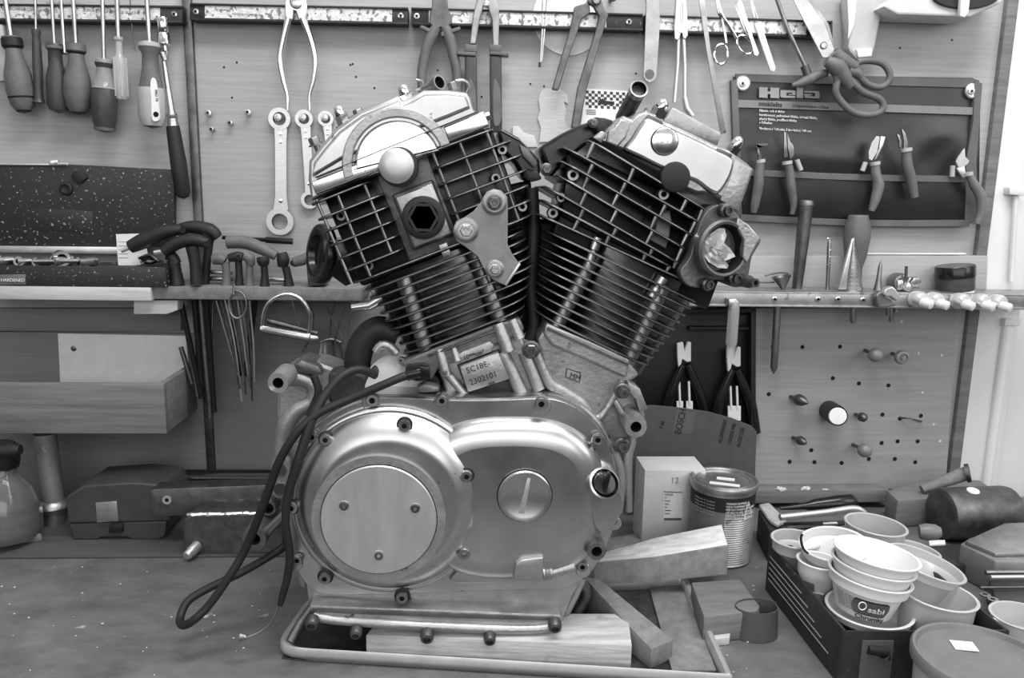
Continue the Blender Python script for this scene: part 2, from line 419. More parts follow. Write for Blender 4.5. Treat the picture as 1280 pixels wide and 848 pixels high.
for s_, x, y, h in (('MAGNETICKÝ DRŽIAK', 58, 5, 3.4), ('MÁGNESES SZERSZÁMTARTÓ', 8, 11.5, 3.4), ('SUPORT MAGNETIC DE SCULE', 104, 13.5, 3.4)):
    text(s_, x, y+1, -.0252, h, 'print_mid', r1, rot=-.8, ext=.0002)
text('MAGNETIC HOLDER', 290, 19, -.0252, 3, 'print_mid', r2, rot=-1.2, ext=.0002)

# ================================================================== SCREWDRIVERS (left)
def driver(label, top, neck, end, prof, mt, shaft_r, shaft_mt='steel', group='screwdrivers on the left rail', Y=-.030, cat='screwdriver', name='screwdriver', extra=None, caps=None):
    t = thing(name, label, cat, group)
    m = M(); m.tpx([top, neck], Y, shaft_r, 10); obj('shaft', m, shaft_mt, t)
    m = M(); m.lp(neck, end, Y, prof, 20, 0); hd = obj('handle', m, mt, t)
    if caps:
        for a, b, r, mm in caps:
            pa = (neck[0]+(end[0]-neck[0])*a, neck[1]+(end[1]-neck[1])*a); pb = (neck[0]+(end[0]-neck[0])*b, neck[1]+(end[1]-neck[1])*b)
            m = M(); m.lp(pa, pb, Y, r, 20); obj('collar', m, mm, hd)
    return t
bulb = [(0,0),(0,11),(.10,12),(.14,9),(.26,10),(.5,15.5),(.72,16.5),(.9,14),(.98,9),(1,0)]
m = M(); m.px([(-8,30),(2,30),(7,60),(8,101),(-8,103)], -.032, .012); tag(obj('scraper_handle', m, 'plastic_light', None, .003), 'pale flat handle cut off by the left picture edge', 'handle')
t = driver('fat grey bulb-handled screwdriver at the far left of the row', (5,-12), (14,46), (30,140), bulb, 'rubber_grey', 3.2, caps=[(0,.16,[(0,10),(.2,12.3),(.8,12.3),(1,10)],'rubber'),(.80,1.02,[(0,15.6),(.5,12.5),(.9,8),(1,0)],'rubber')])
t = driver('thin straight dark precision screwdriver second from the left', (44,-10), (45,37), (49,130), [(0,0),(0,5),(.05,5.6),(.09,4.5),(.15,5),(.5,6),(.8,5),(.93,5.5),(.98,7.5),(1,0)], 'plastic_dark', 1.7)
t = driver('dark waisted screwdriver just left of the shiny bent rod', (64,-10), (68,55), (74,142), [(0,0),(0,9),(.06,10.5),(.1,8),(.3,8.5),(.5,12.5),(.85,13.5),(.95,11),(1,0)], 'plastic_dark', 2.2, caps=[(0,.09,[(0,5),(.4,10.6),(.8,10.6),(1,8)],'rubber_grey')])
t = thing('steel_pick', 'bare bright steel pick with round end between two fat screwdrivers', 'pick'); m = M(); m.tpx([(76,-10),(81,66)], -.026, 2.3); m.tpx([(77.5,66.5),(85,66.5)], -.026, 1.6); obj('rod', m, 'steel', t)
t = driver('fat bulb screwdriver with smooth grey belly under the printed strip', (91,-10), (95,55), (98,142), bulb, 'rubber_grey', 2.7, caps=[(0,.15,[(0,9),(.2,11),(.8,11),(1,9)],'rubber'),(.80,1.02,[(0,15.2),(.5,12.5),(.9,8),(1,0)],'rubber')])
t = driver('screwdriver with clear collar and dark paint-worn barrel handle', (128,-10), (130,75), (131,166), [(0,0),(0,9),(.05,11),(.12,8.5),(.3,10),(.42,15),(.6,15.5),(.85,14),(.97,11),(1,0)], 'plastic_dark', 2.6, Y=-.034, caps=[(-.01,.40,[(0,9.5),(.12,10.8),(.3,8.8),(.9,13),(1,15.3)],'clear_plastic'),(.93,1.0,[(0,13),(.6,12),(1,0)],'rubber_grey')])
t = driver('screwdriver with transparent fluted handle', (146,-10), (148,46), (152,124), [(0,0),(0,5),(.05,6),(.08,4),(.28,4),(.36,8.5),(.9,8.7),(1,7)], 'clear_plastic', 3)
for k in range(6):
    a = PI*k/3; q = sc(150,100,-.03); A = W(149.5,72,-.03); B = W(151.8,121,-.03); off = V((math.cos(a),math.sin(a),0))*8*q
    m = M(); m.tube([A+off, B+off], 1.3*q, 6); obj('flute', m, 'clear_plastic', t)
t = thing('bent_wire_probe', 'very thin bent wire hanging between clear and labelled screwdrivers', 'wire'); m = M(); m.tpx([(162,-8),(165,35),(168,62),(171,64)], -.022, .9); obj('wire', m, 'steel_dark', t)
t = driver('big two-tone screwdriver with pale rounded grip and oval printed badge', (183,-10), (187,53), (191,161), [(0,0),(0,8),(.03,13.5),(.08,13),(.14,9.5),(.3,10),(.5,14),(.55,15.5),(.85,16),(.97,11),(1,0)], 'rubber_grey', 3, Y=-.034, caps=[(-.01,.07,[(0,7),(.3,13.6),(.8,13.6),(1,11)],'plastic_light'),(.53,1.0,[(0,15.7),(.1,16.2),(.7,16.4),(.93,12),(1,0)],'plastic_light')])
m = M(); m.loft([(p[0],p[1]) for p in cpx([(191,97),(195,104),(198,130),(199,148),(195,152),(190,148),(189,125),(188,104)])], -.0515, [(.0004,.0008)], t=.004); obj('badge', m, 'label_clean', t)
text('PRO 70', 193.5, 112, -.0526, 3.2, 'print_dark', t, rot=-88)
m = M(); q = sc(195,143,-.05); m.lathe(W(195,143,-.0523), AX, [(3.3*q,0),(3,.0003),(0,.0003)][0:1]+[(3.3*q,.0006),(0,.0006)], 14); obj('hang_hole', m, 'deep_black', t)
# universal-joint extension with dark handle
t = thing('socket_extension', 'chrome wobble extension bar with long dark grip at rail end', 'socket tool')
m = M(); m.lp((203,22),(206,57),-.030,[(0,0),(0,6),(.1,7),(.5,7),(.55,6),(.6,7.3),(.95,8),(1,5),(1,0)],18); obj('socket', m, 'chrome', t)
m = M(); m.tpx([(206,57),(207,64)],-.030,3.5); m.tpx([(203,66),(207,76)],-.030,4.2); m.tpx([(209,64),(205,76)],-.030,3.2); obj('joint', m, 'steel', t)
m = M(); m.lp((205,76),(215,142),-.030,[(0,2.5),(.3,3.3),(.9,4),(1,4.6)],14); m.lp((215,142),(217,160),-.030,[(0,6),(.3,6.2),(.35,5.6),(.9,7),(1,7)],16); obj('bar', m, 'steel', t)
m = M(); m.lp((216,158),(230,249),-.030,[(0,0),(0,8),(.1,8.6),(.5,10),(.9,9.5),(.97,7),(1,0)],18); obj('grip', m, 'rubber', t)

# ================================================================== PLIERS AND TOOLS ON THE MIDDLE OF THE WALL
t = thing('circlip_pliers', 'long bowed chrome-handled pliers hanging above the ring wrenches', 'pliers')
m = M(); m.px([(358,-10),(382,-10),(384,8),(382,22),(374,25),(370,14),(367,13),(366,25),(357,22),(356,8)], -.034, .009); obj('jaws', m, 'polish_alu', t, .0012)
m = M(); q = sc(370,4,-.035); m.lathe(W(370,3,-.034), AX, [(8*q,0),(8*q,.002),(6*q,.003),(0,.003)], 24); obj('pivot', m, 'steel', t, .0)
for pts in ([(361,22),(354,50),(350,75),(354,100),(359,120),(359.5,138)], [(378,22),(388,48),(394,75),(392,100),(387,120),(387,138)]):
    m = M(); m.tpx(pts, -.030, [4.6,4.2,4,3.6,2.6,2.2], 10, k=6); obj('handle', m, 'polish_alu', t)
def ring_wrench(label, top, bot, r1, r2, w, Y=-.003, screw=True):
    t = thing('ring_wrench', label, 'wrench', 'ratcheting ring wrenches hanging on the wall'); q = sc(top[0], top[1], Y)
    d = V((bot[0]-top[0], bot[1]-top[1])).normalized(); n = V((-d.y, d.x)); T = V(top); B = V(bot); m = M()
    for c, r in ((top, r1), (bot, r2)): m = M(); m.ring(W(c[0], c[1], Y), (0,-1,0), r*.60*q, r*q, .007, 30, 0, 1); obj('ring_head', m, ['satin_steel','steel_dark'], t)
    a = T+d*r1*.8; b = B-d*r2*.8; a2 = T+d*r1*1.9; b2 = B-d*r2*1.9
    m2 = M(); m2.px([tuple(a-n*r1*.6), tuple(a2-n*w), tuple(b2-n*w), tuple(b-n*r2*.6), tuple(b+n*r2*.6), tuple(b2+n*w), tuple(a2+n*w), tuple(a+n*r1*.6)], Y-.0062, .0052)
    obj('shank', m2, 'satin_steel', t, .0008)
    for k in (.14, .22, .80): 
        c = T+(B-T)*k; m = M(); m.lathe(W(c.x, c.y, Y-.006), AX, [(2.6*q,0),(2.3*q,.0012),(0,.0014)], 12); obj('rivet', m, 'chrome', t)
    if screw:
        m = M(); m.lathe(W(top[0], top[1]-1, -.001), AX, [(2.6*q,0),(2.6*q,.014),(5*q,.016),(4.4*q,.019),(1.5*q,.0195),(1.2*q,.018),(0,.018)], 14)
        tag(obj('wall_screw', m, 'steel', None), 'bright screw head holding up the '+label, 'screw')
    return t
ring_wrench('longest bright ring wrench nearest the left of the three', (350.5,149), (351,277), 13.5, 17, 7.5)
ring_wrench('middle ring wrench partly behind the left cylinder cover', (381,149), (388,250), 11, 11, 6)
ring_wrench('small ring wrench peeking out above the left cylinder cover', (408,149), (416,230), 9.5, 10, 5)
for i, (x, y, r, l) in enumerate(((263,142,4.6,'upper left steel screw driven into the bare wall left of the wrenches'),(312,141,4.6,'steel screw sticking out of the wall right beside the small holes'),(290,154,3.8,'lower pale screw between two others on the bare wall'),(267,162,3.2,'lowest tiny screw on the bare wall left of the wrenches'))):
    q = sc(x,y,0); m = M(); m.lathe(W(x,y,-.0005), AX, [(2*q,0),(2*q,.008),(r*q,.010),(r*.9*q,.012),(1.6*q,.0125),(1.2*q,.011),(0,.011)], 14, [0,0,0,0,1,1]); tag(obj('wall_screw', m, ['steel','print_dark'], None), l, 'screw')
# dark combination pliers
t = thing('combination_pliers', 'dark worn combination pliers with finger guards on the rail', 'pliers')
m = M(); m.px([(540,-10),(559,-10),(560,10),(565,22),(565,30),(553,36),(551,34),(548,36),(537,30),(537,18),(540,8)], -.034, .010); obj('jaws', m, 'steel_dark', t, .0015)
for sg, pts in ((-1,[(546,34),(538,48),(531,70),(527,95),(529,120)]),(1,[(556,34),(562,48),(567,70),(571,92),(572,118)])):
    m = M(); m.tpx(pts, -.030, [6.5,7.5,6.5,6,5.5], 12, k=5); obj('handle', m, 'rubber_grey', t)
    m = M(); m.px([(549+sg*2,40),(549+sg*22,31) if sg<0 else (575,33),(549+sg*25,34) if sg<0 else (576,37),(549+sg*3,46)] , -.036, .009); obj('guard', m, 'rubber_grey', t, .001)
# long-reach pliers with guards
t = thing('long_reach_pliers', 'long arched pliers with flanged dark two-tone handles', 'pliers')
for pts in ([(606,-10),(597,-4),(591,20),(587,55),(595,55),(600,22),(606,4)], [(602,-8),(616,-10),(624,10),(624,58),(616,58),(615,25),(610,10),(606,2)]):
    m = M(); m.px(pts, -.034, .008); obj('arm', m, 'steel_dull', t, .0015)
q = sc(608,7,-.035); m = M(); m.lathe(W(608,6,-.034), AX, [(4*q,0),(4*q,.004),(2*q,.005),(0,.005)], 12); obj('pivot', m, 'steel', t)
for x, (a, b) in ((588,(572,595)),(619,(612,636))):
    m = M(); m.px([(x-7,55),(x+8,56),(x+8,65),(x-7,64)], -.038, .016); m.px([(a,64),(b,65),(b,70),(a,68)], -.04, .02); obj('flange', m, 'rubber_grey', t, .001)
    m = M(); m.px([(x-7,68),(x+8,69),(x+9,165),(x-6,166)], -.038, .014); obj('handle', m, 'plastic_dark', t, .004)
    m = M(); m.px(cpx([(x-2,102),(x+4,105),(x+7,120),(x+7,152),(x-2,154)]), -.0392, .003); obj('grip_inlay', m, 'rubber_grey', t, .0008)
# white disc behind the rail, wire probe
q = sc(712,20,0); m = M(); m.lathe(W(711,22,-.0005), AX, [(45*q,0),(45*q,.0012),(0,.0012)], 60); tag(obj('white_disc', m, 'label_clean', None), 'large white paper disc on the wall behind the rail', 'disc')
t = thing('wire_tweezers', 'thin double-wire probe dangling in front of the white disc', 'probe'); m = M(); m.tpx([(679,-10),(678,30),(675,82)], -.024, 1.3); m.tpx([(685,-10),(681,30),(677,76)], -.024, 1.3); obj('wires', m, 'steel', t)
m = M(); m.tpx([(674.8,78),(674.6,84)], -.024, 1.8); obj('tip', m, 'plastic_dark', t)
# tower pincers
t = thing('long_pincers', 'tall dark steel pincers straddling the white disc', 'pliers')
m = M(); m.px([(733,-10),(747,-10),(752,0),(757,14),(761,18),(758,26),(734,110),(724,160),(714,160),(722,110),(744,40),(749,20),(742,8),(736,4)], -.036, .009); obj('arm', m, 'steel_dark', t, .0015)
m = M(); m.px([(736,-4),(732,4),(718,8),(716,20),(711,42),(702,70),(690,112),(698,113),(710,75),(722,40),(727,24),(738,16)], -.030, .008); obj('arm', m, 'steel_dark', t, .0015)
m = M(); q = sc(745,2,-.04); m.lathe(W(745,1,-.036), AX, [(6*q,0),(6*q,.003),(4*q,.005),(0,.005)], 16); obj('pivot', m, 'steel_dull', t)
# small knob screw and flat spanner
m = M(); m.lathe(W(763,0,-.001), AX, [(.003,0),(.003,.02),(.007,.02),(.007,.03),(0,.03)], 14); tag(obj('wall_screw', m, 'steel_dark', None), 'dark screw head just above the rail right of the pincers', 'screw')
t = thing('flat_spanner', 'flat pale steel spanner with hole hanging right of the pincers', 'wrench')
m = M(); m.px([(800,-12),(808,2),(807,30),(804,96),(807,101),(812,104),(818,101),(821,96),(825,30),(825,4),(832,-12)], -.030, .005); obj('body', m, 'galv', t, .0008)
m = M(); q = sc(812,93,-.03); m.lathe(W(812,93,-.0302), AX, [(6*q,0),(6*q,.0003),(0,.0003)], 20); obj('hole', m, 'steel_dark', t)
# needle pliers
t = thing('needle_pliers', 'slim steel needle-nose pliers with straight handles', 'pliers')
m = M(); m.px([(846,-12),(851,-12),(852,40),(850,48),(847,51),(843,48),(843,30)], -.034, .008); m.px([(853,-12),(857,-12),(860,30),(860,44),(857,50),(853,47),(852,40)], -.034, .008); obj('jaws', m, 'steel', t, .0012)
m = M(); q = sc(851,36,-.035); m.lathe(W(851.5,36,-.034), AX, [(5*q,0),(5*q,.001),(0,.0015)], 18); obj('pivot', m, 'satin_steel', t)
m = M(); m.tpx([(848,48),(847,80),(843,128)], -.030, [2.6,2.6,3], 10); obj('handle', m, 'satin_steel', t)
m = M(); m.tpx([(854.5,48),(856,80),(856,124)], -.030, [2.6,2.6,3], 10); m.tpx([(856,122),(858,135),(865,145)], -.030, [4,4.5,4.5], 10); obj('handle', m, 'satin_steel', t)
m = M(); m.px([(872,-12),(880,-12),(888,60),(908,166),(901,168),(883,62)], -.028, .003); tag(obj('steel_strip', m, 'galv', None, .0004), 'long thin steel rule slanting down behind the right cylinder', 'ruler')
# little scissors
t = thing('nail_scissors', 'small chrome scissors with two open finger loops', 'scissors')
m = M(); m.tpx([(894,-10),(899,16),(903,24),(908,54)], -.026, [1.2,2.2,2,1.8], 8, k=4); m.tpx([(895,-10),(902,18),(910,30),(921,48)], -.028, [1.2,2.2,2,1.8], 8, k=4); obj('blades', m, 'chrome', t)
for c, rx, ry, a in (((901,68),8.5,12.5,.06),((931,56),8.5,13,-.55)):
    pts = []
    for i in range(20):
        q_ = 2*PI*i/20; x, y = rx*math.cos(q_), ry*math.sin(q_); pts.append((c[0]+x*math.cos(a)-y*math.sin(a), c[1]+x*math.sin(a)+y*math.cos(a)))
    pts.append(pts[0]); m = M(); m.tpx(pts, -.027, 1.6, 8); obj('finger_loop', m, 'chrome', t)
t = thing('tweezers', 'small pale tweezers crossing the scissors loop', 'tweezers'); m = M(); m.px([(921,5),(925,0),(928,3),(942,48),(949,66),(947,70),(943,69),(938,50)], -.031, .003); m.px([(919,8),(924,4),(938,48),(935,50)], -.028, .002); obj('arm', m, 'polish_alu', t, .0005)
t = thing('scalpel', 'bright craft knife with slim blade right of the tweezers', 'knife'); m = M(); m.px([(935,-10),(938,-8),(949,26),(943,29)], -.026, .0015); obj('blade', m, 'steel', t, .0003)
m = M(); m.px([(943,29),(951,27),(970,85),(968,90),(963,89)], -.029, .005); obj('handle', m, 'cup_white', t, .001)
# T-handled hex key
t = thing('t_handle_key', 'long T-handle key with dark winged grip over the pouch', 'hex key')
m = M(); m.tpx([(968,-10),(984,35),(1007,84)], -.030, 2.6, 10); obj('shaft', m, 'steel_dull', t)
m = M(); m.tpx([(1005.5,82),(1010,95)], -.030, 5.2, 12); obj('collar', m, 'steel_dark', t)
m = M(); m.tpx([(990,107),(1001,104),(1012,99),(1022,94),(1034,91)], -.031, [2.5,5,7,5.5,4.5], 12, k=5); obj('grip', m, 'rubber_grey', t)
# big scissors
t = thing('large_scissors', 'large scissors with dark plastic loops overlapping the tool pouch', 'scissors')
m = M(); m.px([(986,-12),(1002,-12),(1030,28),(1043,61),(1042,73),(1028,72),(1020,56)], -.040, .0025); obj('blade', m, 'steel', t, .0006)
m = M(); m.px([(1004,-12),(1008,-12),(1036,30),(1044,60),(1032,60),(1008,5)], -.0365, .0022); obj('blade', m, 'steel_dull', t, .0006)
m = M(); q = sc(1029,57,-.04); m.lathe(W(1029.5,57,-.040), AX, [(4.6*q,0),(4.6*q,.0012),(3.4*q,.0014),(3.4*q,.0025),(0,.0028)], 20, [1,1,1,0]); obj('pivot_screw', m, ['steel','steel_dark'], t)
m = M(); m.tpx([(1042,66),(1052,75),(1068,84)], -.042, [8,9,7], 12, k=3)
m.tpx(cpx([(1072,78),(1088,76),(1104,80),(1112,92),(1110,103),(1100,109),(1086,106),(1076,97),(1071,87)],4)+[(1072,78)], -.042, 4.2, 10); m.tpx([(1060,88),(1072,92),(1078,100)], -.042, [7,6,3], 10, k=3); obj('handle_loop', m, 'rubber_grey', t)
m = M(); m.tpx([(1033,76),(1046,84),(1056,98),(1063,110)], -.045, [6,11,9,5], 12, k=4); m.tpx([(1048,88),(1046,102)], -.045, [8,4], 10)
m.tpx(cpx([(1046,105),(1050,100),(1060,98),(1068,106),(1080,116),(1098,123),(1104,132),(1099,141),(1084,144),(1066,140),(1052,128),(1045,116)],4)+[(1046,105)], -.045, 4.4, 10); obj('handle_loop', m, 'rubber_grey', t)
# bag, box on top right
t = thing('plastic_bag', 'crinkled clear plastic bag hanging at the top right', 'bag')
m = M(); m.px([(1058,-12),(1107,-12),(1100,30),(1094,60),(1090,73),(1072,76),(1062,64),(1060,58),(1062,40)], -.030, .024); obj('film', m, 'bag', t, .004)
m = M(); m.px([(1059,-12),(1072,-12),(1068,30),(1060,50),(1061,30)], -.034, .002); m.px([(1071,62),(1090,60),(1090,70),(1073,72)], -.034, .004); obj('paper_insert', m, 'paper', t, .0006)
t = thing('ceiling_fixture', 'underside of pale box-shaped lamp housing at the top right corner', 'lamp')
m = M(); m.px([(1104,8),(1113,0),(1118,-14),(1262,-14),(1252,4),(1213,21),(1122,18)], -.06, .055); obj('housing', m, 'housing_white', t, .003)
m = M(); m.px(circ(1208,-6,42,30,ry=17), -.065, .010); obj('dark_opening', m, 'black', t, .001)
m = M(); m.px([(1202,-6),(1213,-6),(1211,16),(1206,22),(1200,20)], -.072, .008); obj('tape_strip', m, 'paper', t, .001)
# masking tape, tape scrap, chequered sticker
m = M(); m.px([(676,114),(684,111),(700,112),(709,119),(710,130),(705,127),(708,140),(706,150),(708,158),(716,164),(706,176),(674,178),(676,160),(672,148),(675,138),(673,124)], -.003, .003); tag(obj('masking_tape', m, 'tape', None, .0004), 'torn strip of cream masking tape on the wall between the cylinders', 'tape')
m = M(); m.px([(641,158),(648,158),(655,166),(668,170),(672,184),(640,184)], -.0035, .0035); tag(obj('tape_scrap', m, 'tape', None, .0004), 'small torn tape scrap beside the left cylinder top', 'tape')
t = thing('chequered_sticker', 'black and white chequered racing flag sticker behind the right cylinder', 'sticker')
m = M(); m.px([(732,111),(785,114),(784,158),(726,158)], -.002, .002); obj('backing', m, 'label_clean', t)
m = M()
for i in range(14):
    for j in range(6):
        if (i+j) % 2 == 0 and not (17 < i*3.8 < 38 and j in (3,)):
            x, y = 732+i*3.8, 113+i*.2+j*3.6; m.px([(x,y),(x+3.8,y+.2),(x+3.8,y+3.8),(x,y+3.6)], -.0024, .0004)
obj('check_pattern', m, 'checker_dark', t)
m = M(); m.px([(748,126),(753,123),(757,126),(768,127),(768,131),(748,130)], -.003, .0008); obj('car_print', m, 'print_dark', t)
m = M()
for j in range(3): m.px([(733,137+j*2.4),(745,137.5+j*2.4),(745,138.4+j*2.4),(733,138+j*2.4)], -.0026, .0003)
obj('small_print', m, 'print_mid', t)
# small nail holes in the wall board
m = M()
for x, y in ((296,78),(280,84),(290,122),(441,80),(445,96),(468,110),(438,81),(602,121),(547,88),(468,110),(795,92),(680,108),(663,105),(1190,50),(1125,60),(560,60)):
    q = sc(x,y,0); m.lathe(W(x,y,-.0003), AX, [(1.3*q,0),(1.3*q,.0003),(0,.0003)], 8)
o = obj('nail_holes', m, 'print_dark', None); tag(o, 'scattered tiny nail holes in the plywood wall', 'holes'); o['kind'] = 'stuff'
# ================================================================== TOOL POUCH
PY = -.012
t = thing('tool_pouch', 'dark fabric tool pouch with grey piping screwed to the wall', 'tool pouch')
# body sheet with soft folds
def sheet(corn, nx, ny, Y, fn, th):
    (ax, ay), (bx, by), (cx, cy), (dx, dy) = corn; m = M(); vs = []
    for side in (0, 1):
        for j in range(ny+1):
            for i in range(nx+1):
                u, v = i/nx, j/ny
                x = (ax*(1-u)+bx*u)*(1-v)+(dx*(1-u)+cx*u)*v; y = (ay*(1-u)+by*u)*(1-v)+(dy*(1-u)+cy*u)*v
                p = W(x, y, Y); p.y -= 0 if side else fn(u, v)+th; vs.append(p)
    n = (nx+1)*(ny+1); fs = []
    for j in range(ny):
        for i in range(nx):
            a = j*(nx+1)+i; fs.append([a, a+1, a+nx+2, a+nx+1]); fs.append([n+a, n+a+nx+1, n+a+nx+2, n+a+1])
    for i in range(nx):
        a = i; fs.append([a, n+a, n+a+1, a+1]); a = ny*(nx+1)+i; fs.append([a, a+1, n+a+1, n+a])
    for j in range(ny):
        a = j*(nx+1); fs.append([a, a+nx+1, n+a+nx+1, n+a]); a += nx; fs.append([a, n+a, n+a+nx+1, a+nx+1])
    return m.add(vs, fs)
def folds(u, v):
    c01 = lambda t: max(0, min(1, t))
    k = c01((v-.26)/.12)*c01((.72-v)/.14)*c01((1-u)/.06)*c01(u/.06)*(1-.75*c01((.48-u)/.1)*c01((.52-v)/.08))
    return k*(.012*(.5+.5*math.sin(10*(u*1.15-v*.55)+math.sin(6*u)))*math.sin(PI*min(v*1.15,1))*math.sin(PI*u)**.5 + .009*max(0, math.sin(22*(u*.9+v*.55)))*max(0,(u-.6))/.4)
obj('back_sheet', sheet([(916,96),(1224,107),(1222,277),(925,274)], 40, 22, -.002, folds, .003), 'fabric', t)
def sag(u, v): return .0025*math.sin(PI*v)+.003*math.sin(PI*u*4)**2*(1-v)
obj('pocket', sheet([(926,215),(1206,223),(1204,276),(928,270)], 40, 8, -.010, sag, .002), 'fabric_dark', t)
m = M(); m.px([(917,100),(924,94),(932,93),(1215,97),(1224,101),(1228,110),(1222,150),(1219,200),(1222,276),(1205,281),(1080,283),(1000,277),(925,273),(921,200),(915,150),
               (913,110)]+[], -.0015, .0012); obj('edge_binding_back', m, 'piping', t, .0004)
def strip(a, b, wa, Y, t_, mt, name, bow=0):
    m = M(); n = 16; up, lo = [], []
    for i in range(n+1):
        u = i/n; x = a[0]+(b[0]-a[0])*u; y = a[1]+(b[1]-a[1])*u+bow*math.sin(PI*u); up.append((x,y-wa)); lo.append((x,y+wa))
    m.px(up+lo[::-1], Y, t_); return obj(name, m, mt, t, .0004)
strip((920,97),(1224,105), 5, -.0078, .005, 'piping', 'top_binding')
strip((926,272),(1212,279), 4, -.0145, .009, 'piping', 'bottom_binding', 3)
m = M(); m.px([(914,100),(922,100),(926,200),(928,272),(921,272),(917,180)], -.0105, .009); obj('side_binding', m, 'piping', t, .0005)
m = M(); m.px([(1219,102),(1228,104),(1221,200),(1222,278),(1206,278),(1208,200),(1217,150)], -.0125, .011); obj('side_binding', m, 'piping', t, .0005)
strip((919,129.5),(1217,139), 4.8, -.0095, .0022, 'band', 'grey_band')
strip((926,215),(1206,224), 4, -.0165, .005, 'piping', 'pocket_binding', 2)
for i, (x, y) in enumerate(((928,104.5),(1214,114))):
    q = sc(x,y,-.012); m = M(); m.lathe(W(x,y,-.006), AX, [(9.5*q,0),(9.5*q,.004),(8*q,.0055),(4.5*q,.0055)], 26); m.lathe(W(x,y,-.0115), AX, [(4.6*q,0),(4.2*q,.0015),(1.8*q,.002),(1.5*q,.0006),(0,.0006)], 16, [0,0,0,1]); obj('washer_screw', m, ['satin_steel','print_dark'], t)
# block logo letters
def blk(x, y, w, h, cuts, nm):
    sl = .035; f = lambda a, b: (x+a*w, y+b*h+a*w*sl); m = M(); m.px([f(*c) for c in cuts], -.0108, .0012); return m
H = [(0,0),(.42,0),(.42,.38),(.56,.38),(.56,0),(1,0),(1,1),(.56,1),(.56,.62),(.42,.62),(.42,1),(0,1)]
obj('lettering', blk(949, 109, 25, 13, H, 'H'), 'print_grey', t)
E = [(0,.15),(.08,.04),(.92,.04),(1,.15),(1,.62),(.55,.62),(.55,.5),(.8,.5),(.8,.36),(.4,.36),(.4,.72),(1,.74),(1,.92),(.92,1),(.08,1),(0,.9)]
obj('lettering', blk(975.5, 112, 19, 10, E, 'e'), 'print_grey', t)
obj('lettering', blk(996, 109.5, 8, 13, [(0,0),(1,0),(1,1),(0,1)], 'l'), 'print_grey', t)
A_ = [(0,.08),(.94,.02),(1,.12),(1,1),(.06,1),(0,.9),(0,.45),(.5,.45),(.5,.6),(.35,.6),(.35,.76),(.7,.76),(.7,.3),(0,.3)]
obj('lettering', blk(1005.5, 113, 19, 9.5, A_, 'a'), 'print_grey', t)
text('minikliešte', 948, 132, -.0097, 5.6, 'print_dark', t, rot=-1.8, stretch=.9, bold=.01)
text('s ergonomickou rúčkou', 991, 133.5, -.0097, 3.4, 'print_dark', t, rot=-1.8)
for s_, y in (('štípacie, rada 6 dielov',139.5),('kombinované, polkruhové kliešte, zahnuté kliešte,',145),('ploché kliešte, predlžené kliešte',150),('s čeľusťou',154.5),('Vyrobené v Taliansku, 5 ks v balení, 140 mm',162)):
    text(s_, 949, y, -.0102, 3.1, 'print_light', t, rot=-1.8, stretch=.86, bold=.02)
def mini(label, head, neck, hpts, w, headmt='steel', hm='plastic_mid', Y=-.030, second=None):
    t2 = thing('mini_pliers', label, 'pliers', 'small pliers in the tool pouch')
    m = M()
    for h in head: m.px(h, Y, .004)
    obj('jaws', m, headmt, t2, .0006)
    m = M(); m.tpx(hpts, Y, w, 12, k=5); q = hpts[0]; obj('handle', m, hm, t2)
    m = M(); m.tpx([(q[0]-.2,q[1]-1.5),(q[0]+.2,q[1]+2.5)], Y, w[0]*1.25 if isinstance(w, list) else w*1.2, 12); obj('handle_collar', m, 'plastic_light', t2)
    if second: m = M(); m.tpx(second, Y+.007, 3.2, 10, k=3); obj('rear_handle', m, 'plastic_light', t2)
mini('small wide-jawed end pliers at the left of the pouch', [[(945,179.5),(960,179.5),(959,184.5),(946,185)], [(946,185),(949,185),(953,200),(948,202),(948,194)]], None, [(951,201),(949,215),(948,232),(944,255),(942,266)], [4.5,6,6.5,5.5,3.5], 'steel_dark', 'rubber_grey')
mini('slim long-nose small pliers second in the pouch', [[(980,164),(983,166),(985,196),(980,197)], [(984,165),(988,177),(992,182),(993,194),(988,199),(985,186)]], None, [(984,203),(987,215),(989,235),(992,256),(990,268)], [5,5.5,6,4.5,3], 'steel_dull', 'rubber_grey', second=[(996,200),(1001,213)])
mini('flat-nose small pliers with slotted jaw near pouch centre', [[(1096,170),(1100,171),(1097,190),(1090,201),(1086,199),(1086,190),(1090,178)], [(1101,170),(1107,171),(1104,182),(1096,198),(1093,200),(1099,186)]], None, [(1094,204),(1095,218),(1098,232),(1094,250),(1089,264)], [5,6,7,6,3.5], 'satin_steel', 'plastic_mid', second=[(1082,203),(1078,214)])
mini('hooked small cutters leaning right of the flat-nose pair', [[(1127,160),(1132,166),(1135,178),(1134,188),(1129,190),(1130,176)], [(1121,167),(1125,169),(1127,178),(1126,186),(1124,184),(1124,176)]], None, [(1133,187),(1134,205),(1139,225),(1143,247)], [5.5,6.5,6.5,5], 'steel_dull', 'rubber_grey')
mini('small cutters with bright round head hanging over the pouch edge', [[(1206,185),(1207,196),(1212,201),(1210,205),(1204,210),(1198,209),(1195,202),(1198,196)], [(1196,210),(1206,208),(1208,222),(1203,222)]], None, [(1211,217),(1217,230),(1226,246),(1227,265),(1221,280)], [4,5.5,6.5,6,4], 'satin_steel', 'plastic_mid', second=[(1191,207),(1190,221)])

